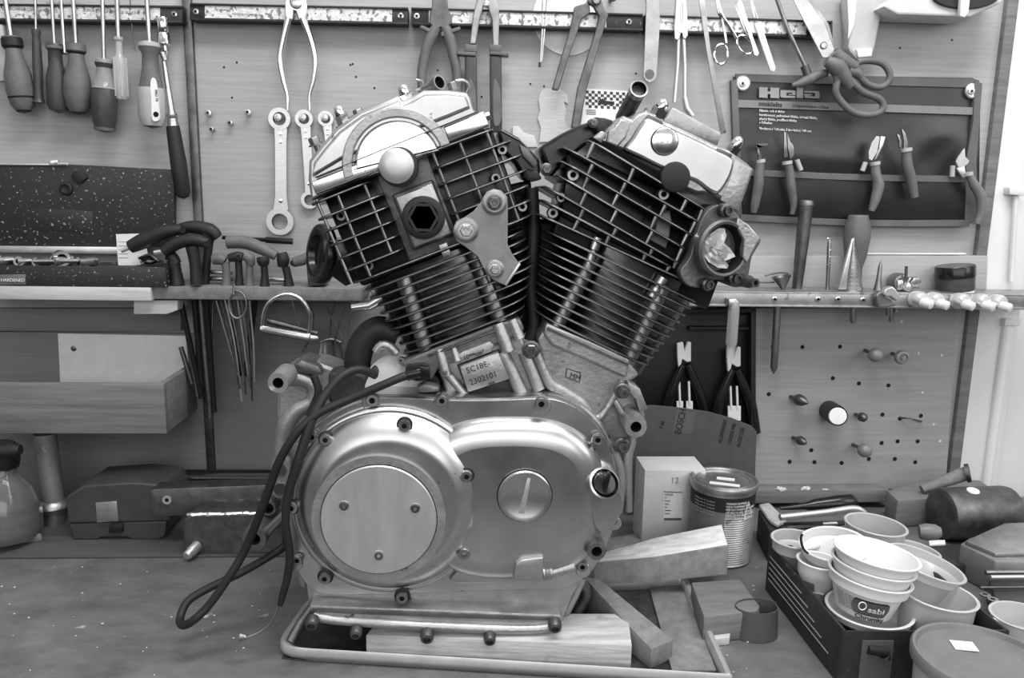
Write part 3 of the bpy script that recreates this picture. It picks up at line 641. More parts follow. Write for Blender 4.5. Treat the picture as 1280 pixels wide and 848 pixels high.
# ================================================================== THINGS ON THE RIGHT STEEL SHELF
def on(name, label, cat, m, mt, bevel=0, group=None): return tag(obj(name, m, mt, None, bevel), label, cat, group)
t = thing('pipe_handle', 'dark worn pipe standing tilted on the steel shelf', 'pipe')
m = M(); m.lp((996,363),(1008,255),-.040,[(0,0),(0,5.8),(.3,7),(.6,8),(1,8.2)],20); obj('tube', m, 'steel_dark', t)
m = M(); m.lp((1008,257),(1008.8,250.5),-.040,[(0,8.6),(.3,8.8),(.8,8.4),(1,7),(1,0)],20); obj('end_cap', m, 'steel_dull', t)
t = thing('small_funnel', 'tiny dark funnel on the steel shelf left of the pipe', 'funnel')
m = M(); m.lp((979,362),(977,345.5),-.05,[(0,3),(.1,3),(1,12),(1,10),(.2,1.6)],20); obj('cone', m, 'steel_dark', t)
m = M(); m.tpx([(956,345),(975,341),(985,342)], -.05, 1, k=4); obj('wire', m, 'steel_dark', t)
m = M(); m.tpx([(936,353),(960,353.5),(968,353)], -.045, 1, k=3); m.tpx([(936,358),(948,356)], -.05, 2.5); on('wire_scrap', 'thin wire scrap lying on the shelf beside the funnel', 'wire', m, 'steel_dark')
t = thing('drill_bit', 'slim steel twist drill bit upright in a shelf hole', 'drill bit')
m = M(); m.lp((1034,363),(1037,297),-.05,[(0,2.2),(.5,2.4),(.9,2.6),(1,.5)],10); obj('shank', m, 'steel_dull', t)
m = M()
pts = []
for i in range(40): 
    u = i/39; a = u*9*PI; q = sc(1036,320,-.05); pts.append(W(1035.3+u*1.6, 336-u*38, -.05)+V((math.cos(a),math.sin(a),0))*2.2*q)
m.tube(pts, .0008, 6); obj('flute_edge', m, 'steel', t)
t = thing('step_drill', 'large cone step drill standing point up on the shelf', 'drill bit')
m = M(); prof = [(0,0)]
for i in range(13):
    r = 13.5-i*1.0; prof += [(i/13.5, r), ((i+.95)/13.5, r-.15)]
prof += [(1,0.6)]
m.lp((1064,363),(1067,297),-.055,prof,28); obj('stepped_cone', m, 'steel', t, 0, ang=25)
m = M(); m.px([(1048,362),(1054,340),(1065,298),(1067,298),(1060,345),(1058,362)], -.071, .006); obj('flute', m, 'satin_steel', t, .0008)
m = M(); m.lp((1066,380),(1066.5,404),-.055,[(0,4),(.9,4),(1,3)],12); obj('shank', m, 'steel_dull', t)
on('wooden_file_handle', 'bulbous dark wooden tool handle behind the step drill', 'handle', M().lp((1066,363),(1073,269),-.034,[(0,0),(0,9),(.3,9),(.45,13),(.7,16),(.9,15),(.95,12.5),(.97,12.5),(1,11),(1,0)],24), 'rubber_grey')
on('small_drill', 'short thin drill bit right of the step drill', 'drill bit', M().lp((1097,363),(1101,326),-.055,[(0,0),(0,5),(.4,3),(.8,2.4),(1,.5)],10), 'steel_dull')
on('round_knob', 'rounded steel knob at the back of the steel shelf', 'steel_knob', M().lathe(W(1118,352,-.02), (0,-1,0), [(0,0),(.014,.002),(.0155,.015),(.013,.024),(.006,.028),(0,.028)], 22), 'steel_dull')  # a rounded knob, not a weight
t = thing('bolt_cluster', 'clump of bolts and taps sitting on the shelf right of the drills', 'bolts')
m = M(); m.lp((1132,353),(1133,333),-.05,[(0,2),(1,1.8)],8); m.lp((1128,360),(1127,348),-.055,[(0,4),(1,3.4)],8); obj('stud', m, 'steel_dark', t)
m = M(); hexhead(m,1140,352,-.06,7,.012); obj('nut', m, 'steel', t, .0006); m = M(); m.lp((1132,364),(1139,348),-.06,[(0,7),(.5,7.5),(1,6)],8); m.lp((1124,362),(1124,350),-.06,[(0,5),(1,4)],6); obj('nut', m, 'steel', t, .0006)
m = M(); m.tpx([(1139,358),(1147,360),(1144,350)],-.06,1.8); obj('wing', m, 'steel_dull', t)
on('wing_nut', 'pale wing nut on the front edge of the shelf under the bolt clump', 'nut', M().px([(1104,368),(1107,361),(1116,358),(1120,362),(1123,366),(1126,372),(1121,377),(1114,371),(1108,371)], -.105, .012), 'satin_steel', .002)
on('clamp_jaw', 'rusty clamp jaw hooked over the steel shelf front', 'clamp', M().px([(1095,370),(1100,364),(1108,372),(1118,377),(1120,383),(1098,385),(1096,378)], -.098, .010), 'steel_dull', .002)
for i, (x, y) in enumerate(((1110,395),(1114,403),(1120,391))):
    on('hanging_bolt', ('left short steel bolt end below the clamp jaw','longest steel bolt end below the clamp jaw','right stubby steel bolt end below the clamp jaw')[i], 'bolt', M().lp((x,384),(x,y),-.07,[(0,3),(.85,3),(1,2),(1,0)],10), 'steel_dull')
on('pointed_rod', 'pointed steel rod hanging through the shelf beside the pegboard', 'rod', M().lp((973,364),(967,468),-.05,[(0,4.6),(.92,4.6),(1,.4)],14), 'steel_dull')
# row of chrome plumbing fittings along the shelf
xf = (1146,1166,1198,1223,1244)
for i, x in enumerate(xf):
    y = 374+i*1.0; t = thing('tube_fitting', ('leftmost','second','middle','fourth','rightmost')[i]+' chrome elbow fitting in the row on the shelf front', 'fitting', 'chrome fittings on the shelf front')
    m = M(); m.lathe(W(x-4,y,-.084), (.25,-1,.1), [(0,0),(.0115,0),(.0125,.005),(.0115,.016),(.009,.020),(0,.021)], 22); obj('body', m, 'fitting_metal', t)
    m = M(); q = W(x+7,y+4,-.115); m.lathe(q, (.6,-1,-.2), [(0,0),(.0065,0),(.0072,.004),(.0066,.014),(.003,.016),(0,.016)], 18); obj('end_cap', m, 'cup_white', t)
    m = M(); m.tube([W(x-1,y,-.100), W(x+4,y+3,-.112), W(x+7,y+4,-.118)], .0052, 12); obj('neck', m, 'fitting_metal', t)
t = thing('small_jar', 'small two-tone jar with black lid at the right end of the shelf', 'jar')
m = M(); m.lp((1194,362),(1194,345),-.045,[(0,0),(0,22),(1,22),(1,0)],32); obj('jar_body', m, 'plastic_dark', t, .0005)
m = M(); m.lp((1194,346),(1194,332),-.045,[(0,23),(.9,23),(1,22),(1,0)],32); obj('lid', m, 'black_gloss', t)
m = M(); m.lp((1194,366),(1194,363),-.045,[(0,0),(0,21),(1,21),(1,0)],32); obj('base_ring', m, 'label_clean', t)
on('thin_rod', 'thin pale rod resting on the back plank', 'rod', M().lp((1078,317.5),(1206,318),-.012,[(0,0),(0,1.6),(.93,1.8),(.94,2.6),(1,2.6),(1,0)],10), 'satin_steel')
t = thing('marker_tube', 'clear capped tube hanging from the steel shelf in front of the ring pliers', 'tube')
m = M(); m.lp((918,376),(913,447),-.098,[(0,5),(.05,6.5),(.15,7.2),(.75,7.2),(.8,5.6),(1,5.2)],18); obj('clear_body', m, 'clear_plastic', t)
m = M(); m.lp((917,386),(914,430),-.098,[(0,0),(0,3),(1,3),(1,0)],12); obj('inner_rod', m, 'chrome', t)
m = M(); m.px([(911,374),(919,373),(925,380),(923,387),(911,386)], -.104, .018); obj('hook_cap', m, 'steel', t, .001)

# ================================================================== PEGBOARD
t = thing('pegboard', 'pale wooden board drilled with holes below the steel shelf', 'pegboard')
PB = -.020
m = M(); m.px([(945,386),(1196,385),(1182,611),(944,613)], PB, .0195)
for x, y in ((966,433),(1003,434),(1050,433.5),(1041,473),(1073.5,479.5),(1110.5,482),(961,493),(1014,563) ,(1103,518.5),(1125,523.5),(1151,520),(1102,554),(1122,552),(1147,552),(987,577.5),(1018,578),(1052,579),(1086,574),(1118.5,574),(1144,578)):
    q = sc(x,y,PB); m.lathe(W(x,y,PB-.0001), AX, [(2.7*q,0),(2.7*q,.0003),(0,.0003)], 12, 1)
for x, y in ((1148,442),(1177,444.5),(1153,491),(1167,531),(1127,402),(1175,552)):
    q = sc(x,y,PB); m.lathe(W(x,y,PB-.0001), AX, [(1.8*q,0),(1.5*q,.0006),(0,.0006)], 10, 2)
obj('board', m, ['pegwood','deep_black','tape'], t)
def knob(name, label, x, y, tx, ty, prof, mt, cat='peg', stem=True, L=.03):
    """mushroom peg standing out of the board towards (tx,ty)"""
    t = thing(name, label, cat, 'pegs and knobs stuck in the pegboard'); A = W(x, y, PB); B = W(tx, ty, PB-L); d = (B-A).normalized()
    if stem: m = M(); m.tube([A-d*.001, B], .0028, 10); obj('stem', m, 'steel_dark', t)
    m = M(); m.lathe(B-d*.004, d, prof, 20); obj('head', m, mt, t)
kp = [(0,0),(.006,.001),(.0105,.006),(.0115,.011),(.0095,.017),(.005,.0205),(0,.021)]
knob('round_peg', 'upper left round steel peg of the pair on the pegboard', 1081,438, 1092,443, kp, 'lead')
knob('round_peg', 'upper right round steel peg with stepped face on the pegboard', 1115,442, 1125,446, [(0,0),(.006,.001),(.0105,.006),(.0115,.011),(.010,.016),(.007,.017),(.007,.0145),(.004,.0145),(.003,.018),(0,.018)], 'lead')
knob('round_peg', 'smooth ball peg near the bottom of the pegboard', 1066,556, 1078,562, kp, 'lead')
cone = [(0,0),(.007,.002),(.0095,.008),(.008,.016),(.0035,.024),(.001,.027),(0,.027)]
knob('cone_peg', 'dark pointed peg left of the white-capped cylinder', 988,496, 996,499, cone, 'steel_dark', stem=True, L=.012)
knob('cone_peg', 'small dark oval peg right of the white-capped cylinder', 1069,518, 1076,521, [(0,0),(.005,.001),(.0075,.006),(.007,.013),(.003,.018),(0,.019)], 'steel_dark', L=.018)
knob('cone_peg', 'dark pointed peg at the lower left of the pegboard', 991,547, 998,550, [(0,0),(.0055,.002),(.0078,.008),(.006,.015),(.0025,.021),(0,.022)], 'steel_dark', L=.012)
t = thing('capped_cylinder', 'black cylinder with white round face sticking out of the pegboard', 'knob')
A = W(1036,513,PB); B = W(1047,520.5,PB-.055); d = (B-A).normalized(); L_ = (B-A).length
m = M(); m.lathe(A, d, [(0,0),(.016,0),(.0165,L_*.8),(.0155,L_),(.012,L_),(.012,L_-.002)], 30); obj('barrel', m, 'black', t)
m = M(); m.lathe(A, d, [(0,L_-.004),(.0135,L_-.003),(.0135,L_+.001),(.0125,L_+.002),(0,L_+.002)], 30); obj('white_face', m, 'label_clean', t)
on('bent_wire_hook', 'small bent wire hook pinned to the right of the pegboard', 'hook', M().tpx([(1125,523),(1137,523),(1146,526),(1152,527)], [PB-.001,PB-.012,PB-.010,PB-.001], 1.1, 6, k=3), 'steel_dark')
m = M(); m.px([(944,614),(1112,613),(1112,628),(944,630)], -.05, .048); on('ledge_strip', 'narrow wooden ledge along the bottom of the pegboard', 'ledge', m, 'pine_dark', .001)
for i, (x, y, s) in enumerate(((976,612,10),(1007,611,8),(1031,613,6))):
    m = M(); m.v = []; c = W(x, y, -.045); q = .001*s
    m.ball(c, q, 10, 0, (1,.6,.35)); 
    for v in m.v: v.x += random.uniform(-1,1)*q*.2; v.z += random.uniform(-1,1)*q*.2
    on('sawdust_heap', ('largest pale sawdust heap on the ledge below the pegboard','middle small sawdust heap on the ledge below the pegboard','smallest sawdust heap at the right on the ledge')[i], 'sawdust', m, 'sawdust')
# black tool case with ring pliers
t = thing('pliers_case', 'open black moulded case standing behind the right cylinder foot', 'tool case')
m = M(); m.px([(790,388),(944,386),(943,535),(790,535)], -.012, .0115); obj('tray', m, 'black', t, .002)
m = M()
for x in (792, 942): m.px([(x-3,388),(x+3,388),(x+3,535),(x-3,535)], -.034, .024)
m.px([(790,388),(944,386),(944,391),(790,393)], -.034, .024); m.px([(862,409),(941,409),(941,413),(862,413)], -.026, .015); m.px([(912,395),(936,393),(936,408),(912,408)], -.02, .01); obj('rim', m, 'rubber', t, .001)
for i, (x, y, lab) in enumerate(((856,440,'left pair of ring pliers with white head in the black case'),(918,446,'right pair of ring pliers behind the clear tube in the black case'))):
    t = thing('snap_ring_pliers', lab, 'pliers', 'ring pliers in the black case')
    m = M(); m.px([(x-9,y-10),(x-2,y-12),(x,y),(x+4,y-12),(x+8,y-12),(x+8,y+12),(x+3,y+13),(x-3,y+9),(x-5,y+19),(x-8,y+19),(x-9,y+6)], -.030, .008); obj('head', m, 'cup_white', t, .001)
    for sg in (-1,1):
        m = M(); m.tpx([(x+sg*3,y+16),(x+sg*11,y+35),(x+sg*20,y+58),(x+sg*26,y+95)], -.026, [5,6.5,7,7], 10, k=4); obj('handle', m, 'black_gloss', t)
        m = M(); dx = (12,8)[i]/2; m.tpx([(x+sg*dx-1,y+37),(x+sg*dx,y+65)], -.030, 1.5, 8); m.px([(x+sg*dx-4,y+62),(x+sg*dx+4,y+62),(x+sg*dx+4,y+80),(x+sg*dx-4,y+80)], -.030, .003); obj('spare_tip', m, 'cup_white', t)
# grinding disc
t = thing('sanding_disc', 'large dark round sanding disc leaning behind the white box', 'sanding disc')
c = [(785,509),(815,507),(850,510),(885,515),(915,523),(940,533),(946,540),(944,590),(940,640),(785,640)]
m = M(); m.px(c, -.075, .003); obj('disc', m, 'disc_grey', t, .0004)
for s_, x, y, h, mt_ in (('BOSCH',846,541,9,'print_dark'),('ALUMINIUM',897,552,5,'print_dark'),('OXIDE P80',909,553,5,'print_dark'),('ALOX 230',920,557,5,'print_dark'),('P 60',824,534,5,'print_dark')):
    text(s_, x+5, y+2, -.0754, h, mt_, t, rot=80, stretch=.8)
m = M(); m.px([(846,512),(870,516),(864,543),(841,540)], -.0753, .0003); obj('printed_panel', m, 'print_mid', t)

# ================================================================== LEFT SHELF: CASE, SOCKETS, T-HANDLES
t = thing('socket_case', 'open black speckled metal case with lid leaning on the wall', 'tool case')
m = M(); m.px([(-60,205),(85,205.5),(216,212),(218,218),(217,309),(-60,306)], -.030, .012); obj('lid', m, 'black_case', t, .0015)
m = M(); m.px([(40,260),(116,264),(116,290),(42,288)], -.0308, .0012); obj('embossed_panel', m, 'black_case', t, .0006)
m = M(); m.lathe(W(83,236,-.030), AX, [(.010,0),(.0095,.003),(.006,.004),(.0055,.002),(0,.002)], 18); m.px([(92,214),(104,216),(109,222),(98,231),(88,222)], -.034, .004); obj('catch', m, 'black', t, .0006)
m = M(); m.px([(-60,204),(85,205),(85,207),(-60,206)], -.032, .003); m.px([(61,200),(72,200),(72,206),(61,206)], -.034, .005); m.px([(72,203),(85,204),(85,207),(72,206)], -.034, .004); obj('hinge', m, 'satin_steel', t, .0004)
m = M(); m.px([(-60,307),(168,309),(168,318),(-60,315)], -.034, .005); obj('steel_edge', m, 'satin_steel', t, .0006)
zt1 = ZS+.001; A = W(-60,334,-.098); B = W(206,331,-.098); zt2 = (A.z+B.z)/2
m = M(); w_ = .002; ztop = zt2
m.box(((A.x+B.x)/2, -.098, (zt1+ztop)/2), B.x-A.x, w_, ztop-zt1); m.box((B.x, -.068, (zt1+ztop)/2), w_, .062, ztop-zt1)
m.box(((A.x+B.x)/2, -.037, (zt1+ztop)/2), B.x-A.x, w_, ztop-zt1); m.box(((A.x+B.x)/2, -.068, zt1+.001), B.x-A.x, .06, .002); m.box(((A.x+B.x)/2, -.067, ztop-.003), B.x-A.x, .056, .001)
obj('tray', m, 'black_case', t, .0006)
m = M(); m.px([(-20,344),(32,343),(32,356),(-20,357)], -.100, .001); obj('latch_plate', m, 'rubber_grey', t, .0006); text('HARDENED', 1, 352, -.1012, 4, 'print_light', t)
zsk = ztop-.002
for i, (x, r, l, lab) in enumerate(((4,.008,.02,'socket half cut off at the left end of the open case'),(24,.007,.02,'bright hollow socket near the left of the case'),(33,.0065,.018,'small socket next to the bright hollow one'),(48,.006,.018,'pale short socket in the left half of the case'),(56,.0055,.015,'tiny dark-banded socket left of the bar'),(74,.006,.018,'low socket lying before the big ring socket'),(89,.011,.020,'largest ring-shaped socket in the case'),(103,.008,.026,'bright socket with open mouth beside the largest one'),(118,.0055,.02,'slim socket lying right of the open-mouthed one'),(135,.0068,.026,'rightmost socket lying next to the card'))):
    c = WZ(x, 327, zsk+.003); c = V((c.x, -.072, zsk+r)); m = M(); m.lathe(c, (-.55 if i % 2 else .5, -.8, 0), [(r*.6,.0),(r,0),(r,l),(r*.62,l),(r*.55,l*.5),(0,l*.5)], 20, [0,0,0,1,1]); on('socket', lab, 'socket', m, ['steel','deep_black'], 0, 'sockets lying in the open case')
m = M(); m.lp((43,327),(100,326),-.091,[(0,0),(0,2.6),(1,2.6),(1,0)],12); on('extension_bar', 'straight bright bar lying along the front of the socket case', 'bar', m, 'steel')
t = thing('paper_card', 'white lined card propped behind the T-handle grips', 'card'); m = M(); m.px([(145,293),(180,292),(186,330),(148,334)], -.052, .002); obj('card', m, 'paper', t)
for j in range(5): m = M(); m.px([(148,302+j*5),(160,302+j*5),(160,302.7+j*5),(148,302.7+j*5)], -.0524, .0003); obj('printed_line', m, 'print_grey', t)
on('foil_scrap', 'crumpled shiny foil lying right of the sockets', 'foil', M().add([W(172,322,-.08),W(186,316,-.075),W(196,323,-.082),W(207,328,-.08),W(190,331,-.09),W(176,331,-.09),W(185,325,-.094)], [[0,1,6],[1,2,6],[2,3,6],[3,4,6],[4,5,6],[5,0,6],[0,5,4,3,2,1]]), 'chrome')
def tkey(lab, grip, gr, stem, sr, mt='rubber', Y=-.06, stub=None, hole=None):
    t = thing('t_handle_hex_key', lab, 'hex key', 'T-handle hex keys standing in the shelf')
    m = M(); m.tpx(grip, Y, gr, 14, k=5); obj('grip', m, mt, t)
    if stem: m = M(); m.tpx(stem, Y, sr, 12, k=3); obj('stem', m, mt, t)
    if stub: m = M(); m.tpx(stub, Y-.004, 3, 6); obj('shaft_stub', m, 'satin_steel', t)
    if hole:
        m = M(); q = sc(hole[0],hole[1],Y); m.lathe(W(hole[0],hole[1],Y-gr[-1]*q*.55), (.5,-1,.1), [(3.6*q,0),(3.6*q,.004),(0,.004)], 14); obj('end_hole', m, 'deep_black', t)
tkey('long drooping grip in front of the white card, uppermost left', [(163,309),(180,301),(205,290),(228,287)], [8,10,9,6], None, 0, Y=-.082, stub=[(152,314),(166,308)], hole=(228,288))
tkey('big T-handle whose rounded grip bulges behind the two front ones', [(222,288),(240,284),(262,288),(272,297)], [7,8,9,7], [(262,296),(259,325),(256,357)], [6,5,6], Y=-.06, hole=(258,293))
tkey('front curved T-handle with two thick legs on the shelf', [(205,315),(222,304),(242,300),(260,304)], [7.5,8,8,6], [(240,308),(244,330),(246,356)], [8,7,8], Y=-.088, stub=[(193,316),(206,314)], hole=(257,305))
tkey('short thick stem standing beside the front curved T-handle', [(210,318),(216,322),(220,330)], [7,7,7], [(216,325),(220,340),(222,356)], [8,7,9], Y=-.080)
tkey('long grey T-handle grip sloping down towards the engine', [(284,303),(305,303),(325,310),(345,320)], [8,8.5,8,6], None, 0, mt='rubber_grey', Y=-.045, hole=(285,303))
tkey('first small ball-ended T-handle right of the big ones', [(266,325),(275,324),(281,327)], [6,7.5,6], [(282,328),(283,342),(283,357)], [5,5,6], mt='rubber_grey', Y=-.07)
tkey('second small T-handle in the middle of the shelf', [(286,323),(296,321),(303,322)], [5,6.5,6], [(298,326),(299,342),(299,357)], [4.5,4.5,6], Y=-.07, hole=(298,322))
tkey('third small T-handle with downturned grip', [(306,319),(312,324),(313,332)], [6,7,5], [(312,330),(312,344),(312,358)], [4.5,4.5,6], mt='rubber_grey', Y=-.072)
tkey('small T-handle with round pale knob end facing forward', [(328,321),(329,326),(330,332)], [7,8,6], [(330,330),(331,344),(331,358)], [4.5,4.5,6.5], Y=-.076)
tkey('rightmost T-handle with drooping end near the engine', [(352,316),(354,325),(353,334)], [6,8,6], [(357,334),(360,346),(361,357)], [5,5,7], Y=-.07)
tkey('short stubby grip lying above the dark box by the cylinder', [(366,328),(378,325),(388,318)], [6,7,5], None, 0, mt='rubber_grey', Y=-.055, hole=(366,329))
m = M(); m.px([(383,334),(406,333),(407,356),(385,358)], -.085, .04); on('dark_box', 'small dark grey box on the shelf touching the left cylinder', 'box', m, 'plastic_dark', .001)
m = M(); m.lp((278,297),(366,302),-.03,[(0,0),(0,2.5),(.6,2.6),(.62,4),(1,4),(1,0)],12); on('dark_bar_tool', 'thin dark bar lying at the back of the shelf behind the grips', 'bar', m, 'black_gloss')
for i, (x0, x1, y) in enumerate(((262,292,348),(264,290,340),(337,358,349))):
    m = M(); m.lp((x0,y),(x1,y+1),-.05,[(0,0),(0,3),(1,3),(1,0)],10); on('steel_pin', ('lower bright pin lying between the first T-handles','upper bright pin lying between the first T-handles','bright pin lying left of the rightmost T-handle')[i], 'pin', m, 'steel')
# ---- things hanging under the left shelf
HY = -.06
for i, (a, b, r) in enumerate((((224,368),(252,498),3.6),((243,368),(251,470),4.2),((250,368),(263,520),4),((258,368),(268,515),3.4),((320,368),(307,470),3.6),((226,434),(240,480),3),((238,440),(247,495),2.6),((290,400),(300,470),3.5))):
    m = M(); m.lp(a, b, HY+.004*(i%3), [(0,0),(0,r),(1,r),(1,0)], 10)
    on('steel_rod', ('leftmost dark rod leaning from shelf to pegged corner','second dark rod under the shelf, nearly upright','shiny dark rod running lowest down the wall','rod hugging the right of the longest rod','dark rod slanting left right of the key bundle','short rough stick at the far left of the rods','short rough stick second from left among the rods','thick dark rod inside the key bundle')[i], 'rod', m, 'steel_dark' if i in (2,5,6) else 'black_gloss', 0, 'dark rods hanging under the left shelf')
m = M(); m.lp((266,376),(262,522),-.055,[(0,1.4),(.97,1.4),(1,2.6),(1,0)],8); on('thin_pin', 'thin rod ending in bright tip above the wall seam', 'rod', m, 'steel_dark')
t = thing('wire_bundle', 'fan of long thin wires looped under the left shelf', 'wires')
for i in range(9):
    a = (270+i*5.2, 370+abs(i-4)*1.5); b = (297+i*2.6, 470+((i*7)%5)*8); m = M(); m.tpx([a,((a[0]+b[0])/2+2,430),b],-.075+.003*(i%3),1.25,6,k=4); obj('wire', m, ('steel_dull','steel_dark','satin_steel')[i%3], t)
m = M(); p = circ(297,381,11,22,ry=17); m.tpx(p+[p[0]],-.095,1.3); obj('loop', m, 'steel_dull', t)
m = M(); m.tpx([(292,352),(292,368)],-.099,1.6); obj('hook', m, 'chrome', t)
t = thing('shackle_pin', 'chrome D-shaped linch pin with tube hanging on the shelf', 'pin')
m = M(); m.tpx([(328,415),(329,396),(335,380),(348,370),(362,368),(376,374),(386,388),(388,402),(385,424)],-.105,2.5,10,k=5); obj('bow', m, 'chrome', t)
m = M(); m.lp((326,411),(398,424),-.105,[(0,0),(0,4.6),(.08,4.8),(.1,5.8),(.85,5.6),(.87,4.4),(.97,4.4),(1,3),(1,0)],18); obj('tube', m, 'steel', t)
m = M(); m.lp((334,401),(397,417),-.09,[(0,3),(.1,4),(.9,2.5),(1,3.5),(1,0)],12); obj('dark_rod', m, 'steel_dark', t)
for i, (a, b, x, y) in enumerate(((300,372,9,14),(403,368,5,10))): pass
t = thing('key_bundle', 'bundle of pale hexagon keys tied together behind the engine', 'hex keys')
for i in range(6): m = M(); m.tpx([(403+i*4.2,424+abs(i-2)),(398+i*7,465)],-.07,2,6); obj('key', m, ('satin_steel','satin_steel','steel_dull','steel_dark','steel_dull','steel_dark')[i], t)
m = M(); m.tpx([(420,372),(414,400),(412,424)],-.068,1,k=4); obj('cord', m, 'steel_dark', t); m = M(); m.tpx([(400,428),(414,424),(426,428)],-.075,1.6,k=4); obj('band', m, 'steel_dull', t)
for i, pts in enumerate(([(365,376),(374,410),(382,440)],[(384,378),(392,396),(386,425),(378,440)],[(406,380),(424,415),(432,430)],[(431,384),(424,405),(418,428)],[(452,365),(440,380),(436,410),(438,440),(446,452)],[(446,368),(460,362),(468,372),(462,384),(450,382),(448,374)])):
    m = M(); m.tpx(pts,-.085+.006*(i%3),1.2,6,k=4); on('hanging_wire', ('thin wire crossing behind the chrome bow','bent wire right of the chrome bow','dark wire slanting down to the key bundle','bright wire leaning beside the key bundle','looped long wire hanging next to the left cylinder','small curled wire loop at the shelf end')[i], 'wire', m, ('steel_dull','steel_dark')[i%2])
# ---- tray, white panel, lower left
t = thing('wooden_tray', 'long shallow wooden tray fixed below the left shelf', 'tray'); TY = -.135
A = W(-80,478,TY); B = W(206,478,TY); zt_, zb_ = A.z, W(0,541,TY).z
m = M(); m.box(((A.x+B.x)/2,TY,(zt_+zb_)/2),B.x-A.x,.010,zt_-zb_); obj('front_board', m, 'pine_dark', t, .001)
m = M(); m.box((B.x-.005,(TY-.01)/2+.003,(zt_+zb_)/2),.010,-TY-.014,zt_-zb_); obj('side_board', m, 'pine_dark', t, .001)
m = M(); m.box(((A.x+B.x)/2-.006,(TY)/2,zb_+.004),B.x-A.x-.014,-TY-.014,.008); obj('bottom_board', m, 'pine_dark', t, .001)
m = M(); m.px([(72,417),(232,420),(240,500),(76,498)], -.0122, .0058); t = thing('painted_board', 'pale stained rectangular panel behind the wooden tray', 'board'); obj('panel', m, 'white_board', t, .0008)
m = M(); m.lathe(W(92,436,-.0121),AX,[(.0045,0),(.0035,.0006),(0,.0006)],14); obj('screw_hole', m, 'steel_dark', t)
t = thing('old_scissors', 'dark rusty shears lying on top of the wooden tray', 'shears'); m = M(); m.px(cpx([(105,486),(110,483),(122,485),(140,487),(185,491),(195,494),(150,494),(120,490)]),-.12,.006); obj('blades', m, 'steel_dark', t, .001)
m = M(); m.lathe(W(197,491,-.12),AX,[(0,0),(.005,.001),(.0055,.005),(0,.008)],12); on('steel_ball', 'small bright round bearing in the tray corner', 'ball', m, 'steel')
m = M(); m.lp((205,487),(218,483),-.08,[(0,0),(0,4),(1,5),(1,0)],12); on('black_plug', 'short black plug at the tray right corner', 'plug', m, 'black')
t = thing('bench_tube', 'upright grey metal tube with collar below the wooden tray', 'tube')
m = M(); m.lp((56,542),(67,628),-.10,[(0,13),(.9,13),(1,13)],24); obj('tube', m, 'lead', t)
m = M(); m.lp((66,625),(67,640),-.10,[(0,13),(.2,17),(.5,18.5),(.7,16),(1,14)],24); obj('collar', m, 'cast_alu', t)
m = M(); m.lp((67,638),(68,662),-.10,[(0,12.5),(.9,12),(1,10),(1,0)],24); obj('foot', m, 'cast_alu', t)
t = thing('glass_jar', 'glass jar with black pump top at the left edge of the bench', 'jar')
m = M(); m.lp((4,666),(4,585),-.16,[(0,0),(0,42),(.1,44),(.35,42),(.7,30),(.9,17),(1,14),(.9,12),(.7,26),(.35,38),(.1,40),(.05,0)],36); obj('glass', m, 'glass_jar', t)
m = M(); m.lp((4,662),(4,628),-.16,[(0,0),(0,39),(.5,39),(1,36),(1,0)],32); obj('oil', m, 'plastic_dark', t)
m = M(); m.lp((4,583),(3,553),-.16,[(0,18),(.3,19),(.8,19),(1,12),(1,0)],26); m.lp((-10,566),(26,562),-.18,[(0,8),(.7,9),(1,6),(1,0)],16); obj('pump_cap', m, 'black', t)
m = M(); m.slab([(-40,664),(40,662),(52,668),(-40,678)], .014, .0035); on('small_board', 'thin dark board under the glass jar', 'board', m, 'pine_dark', .001)
# soldering/bit case
t = thing('bit_case', 'small dark plastic case with metal latch on the bench ledge', 'case')
m = M(); m.px([(82,622),(105,607),(165,603),(205,606),(214,624),(212,652),(84,655)],-.16,.08); obj('lid', m, 'plastic_dark', t, .003)
m = M(); m.px([(86,655),(208,652),(206,670),(200,675),(166,675),(160,672),(126,672),(122,675),(92,675)],-.158,.076); obj('base', m, 'plastic_dark', t, .002)
m = M(); m.px([(119,629),(146,627),(148,652),(121,654)],-.1625,.004); obj('latch', m, 'galv', t, .001)
m = M(); m.px([(136,656),(153,655),(153,666),(136,667)],-.1625,.004); obj('catch', m, 'black', t, .001)
m = M(); m.lp((210,598),(352,598),-.075,[(0,0),(0,11),(1,11),(1,0)],24); t = thing('black_tube', 'long black tube lying against the wall left of the engine', 'tube'); obj('tube', m, 'black_gloss', t)
m = M(); m.px([(207,597),(210,598),(212,602),(217,603),(216,610),(208,610)],-.09,.006); m.ring(W(221.5,606,-.09),AX,.0022,.0045,.003,14); obj('white_fitting', m, 'cup_white', t, .0006)
t = thing('steel_bracket', 'heavy dark steel bar with a bolt hole lying above the welded block', 'bracket')
m = M(); m.px([(187,614),(192,612),(352,606),(352,640),(232,645),(190,647)],-.185,.03); obj('bar', m, 'steel_dark', t, .0015)
m = M(); m.ring(W(209,625,-.1852),AX,.0028,.0062,.0016,20,0,1); m.lathe(W(209,625,-.1853),AX,[(.003,0),(0,.0002)],12,1); obj('hole_ring', m, ['satin_steel','deep_black'], t)
t = thing('welded_block', 'dark rounded steel block with a shiny weld bead along its top', 'block')
m = M(); m.px([(228,655),(231,648),(240,643),(352,640),(352,693),(232,697),(229,690)],-.205,.06); obj('block', m, 'steel_dark', t, .004)
m = M(); pts = [(234+i*4.4, 644-i*.12+random.uniform(-.8,.8)) for i in range(22)]; m.tpx(pts,-.206,[2.2+((i*37)%5)*.35 for i in range(22)],8); obj('weld_bead', m, 'chrome', t)
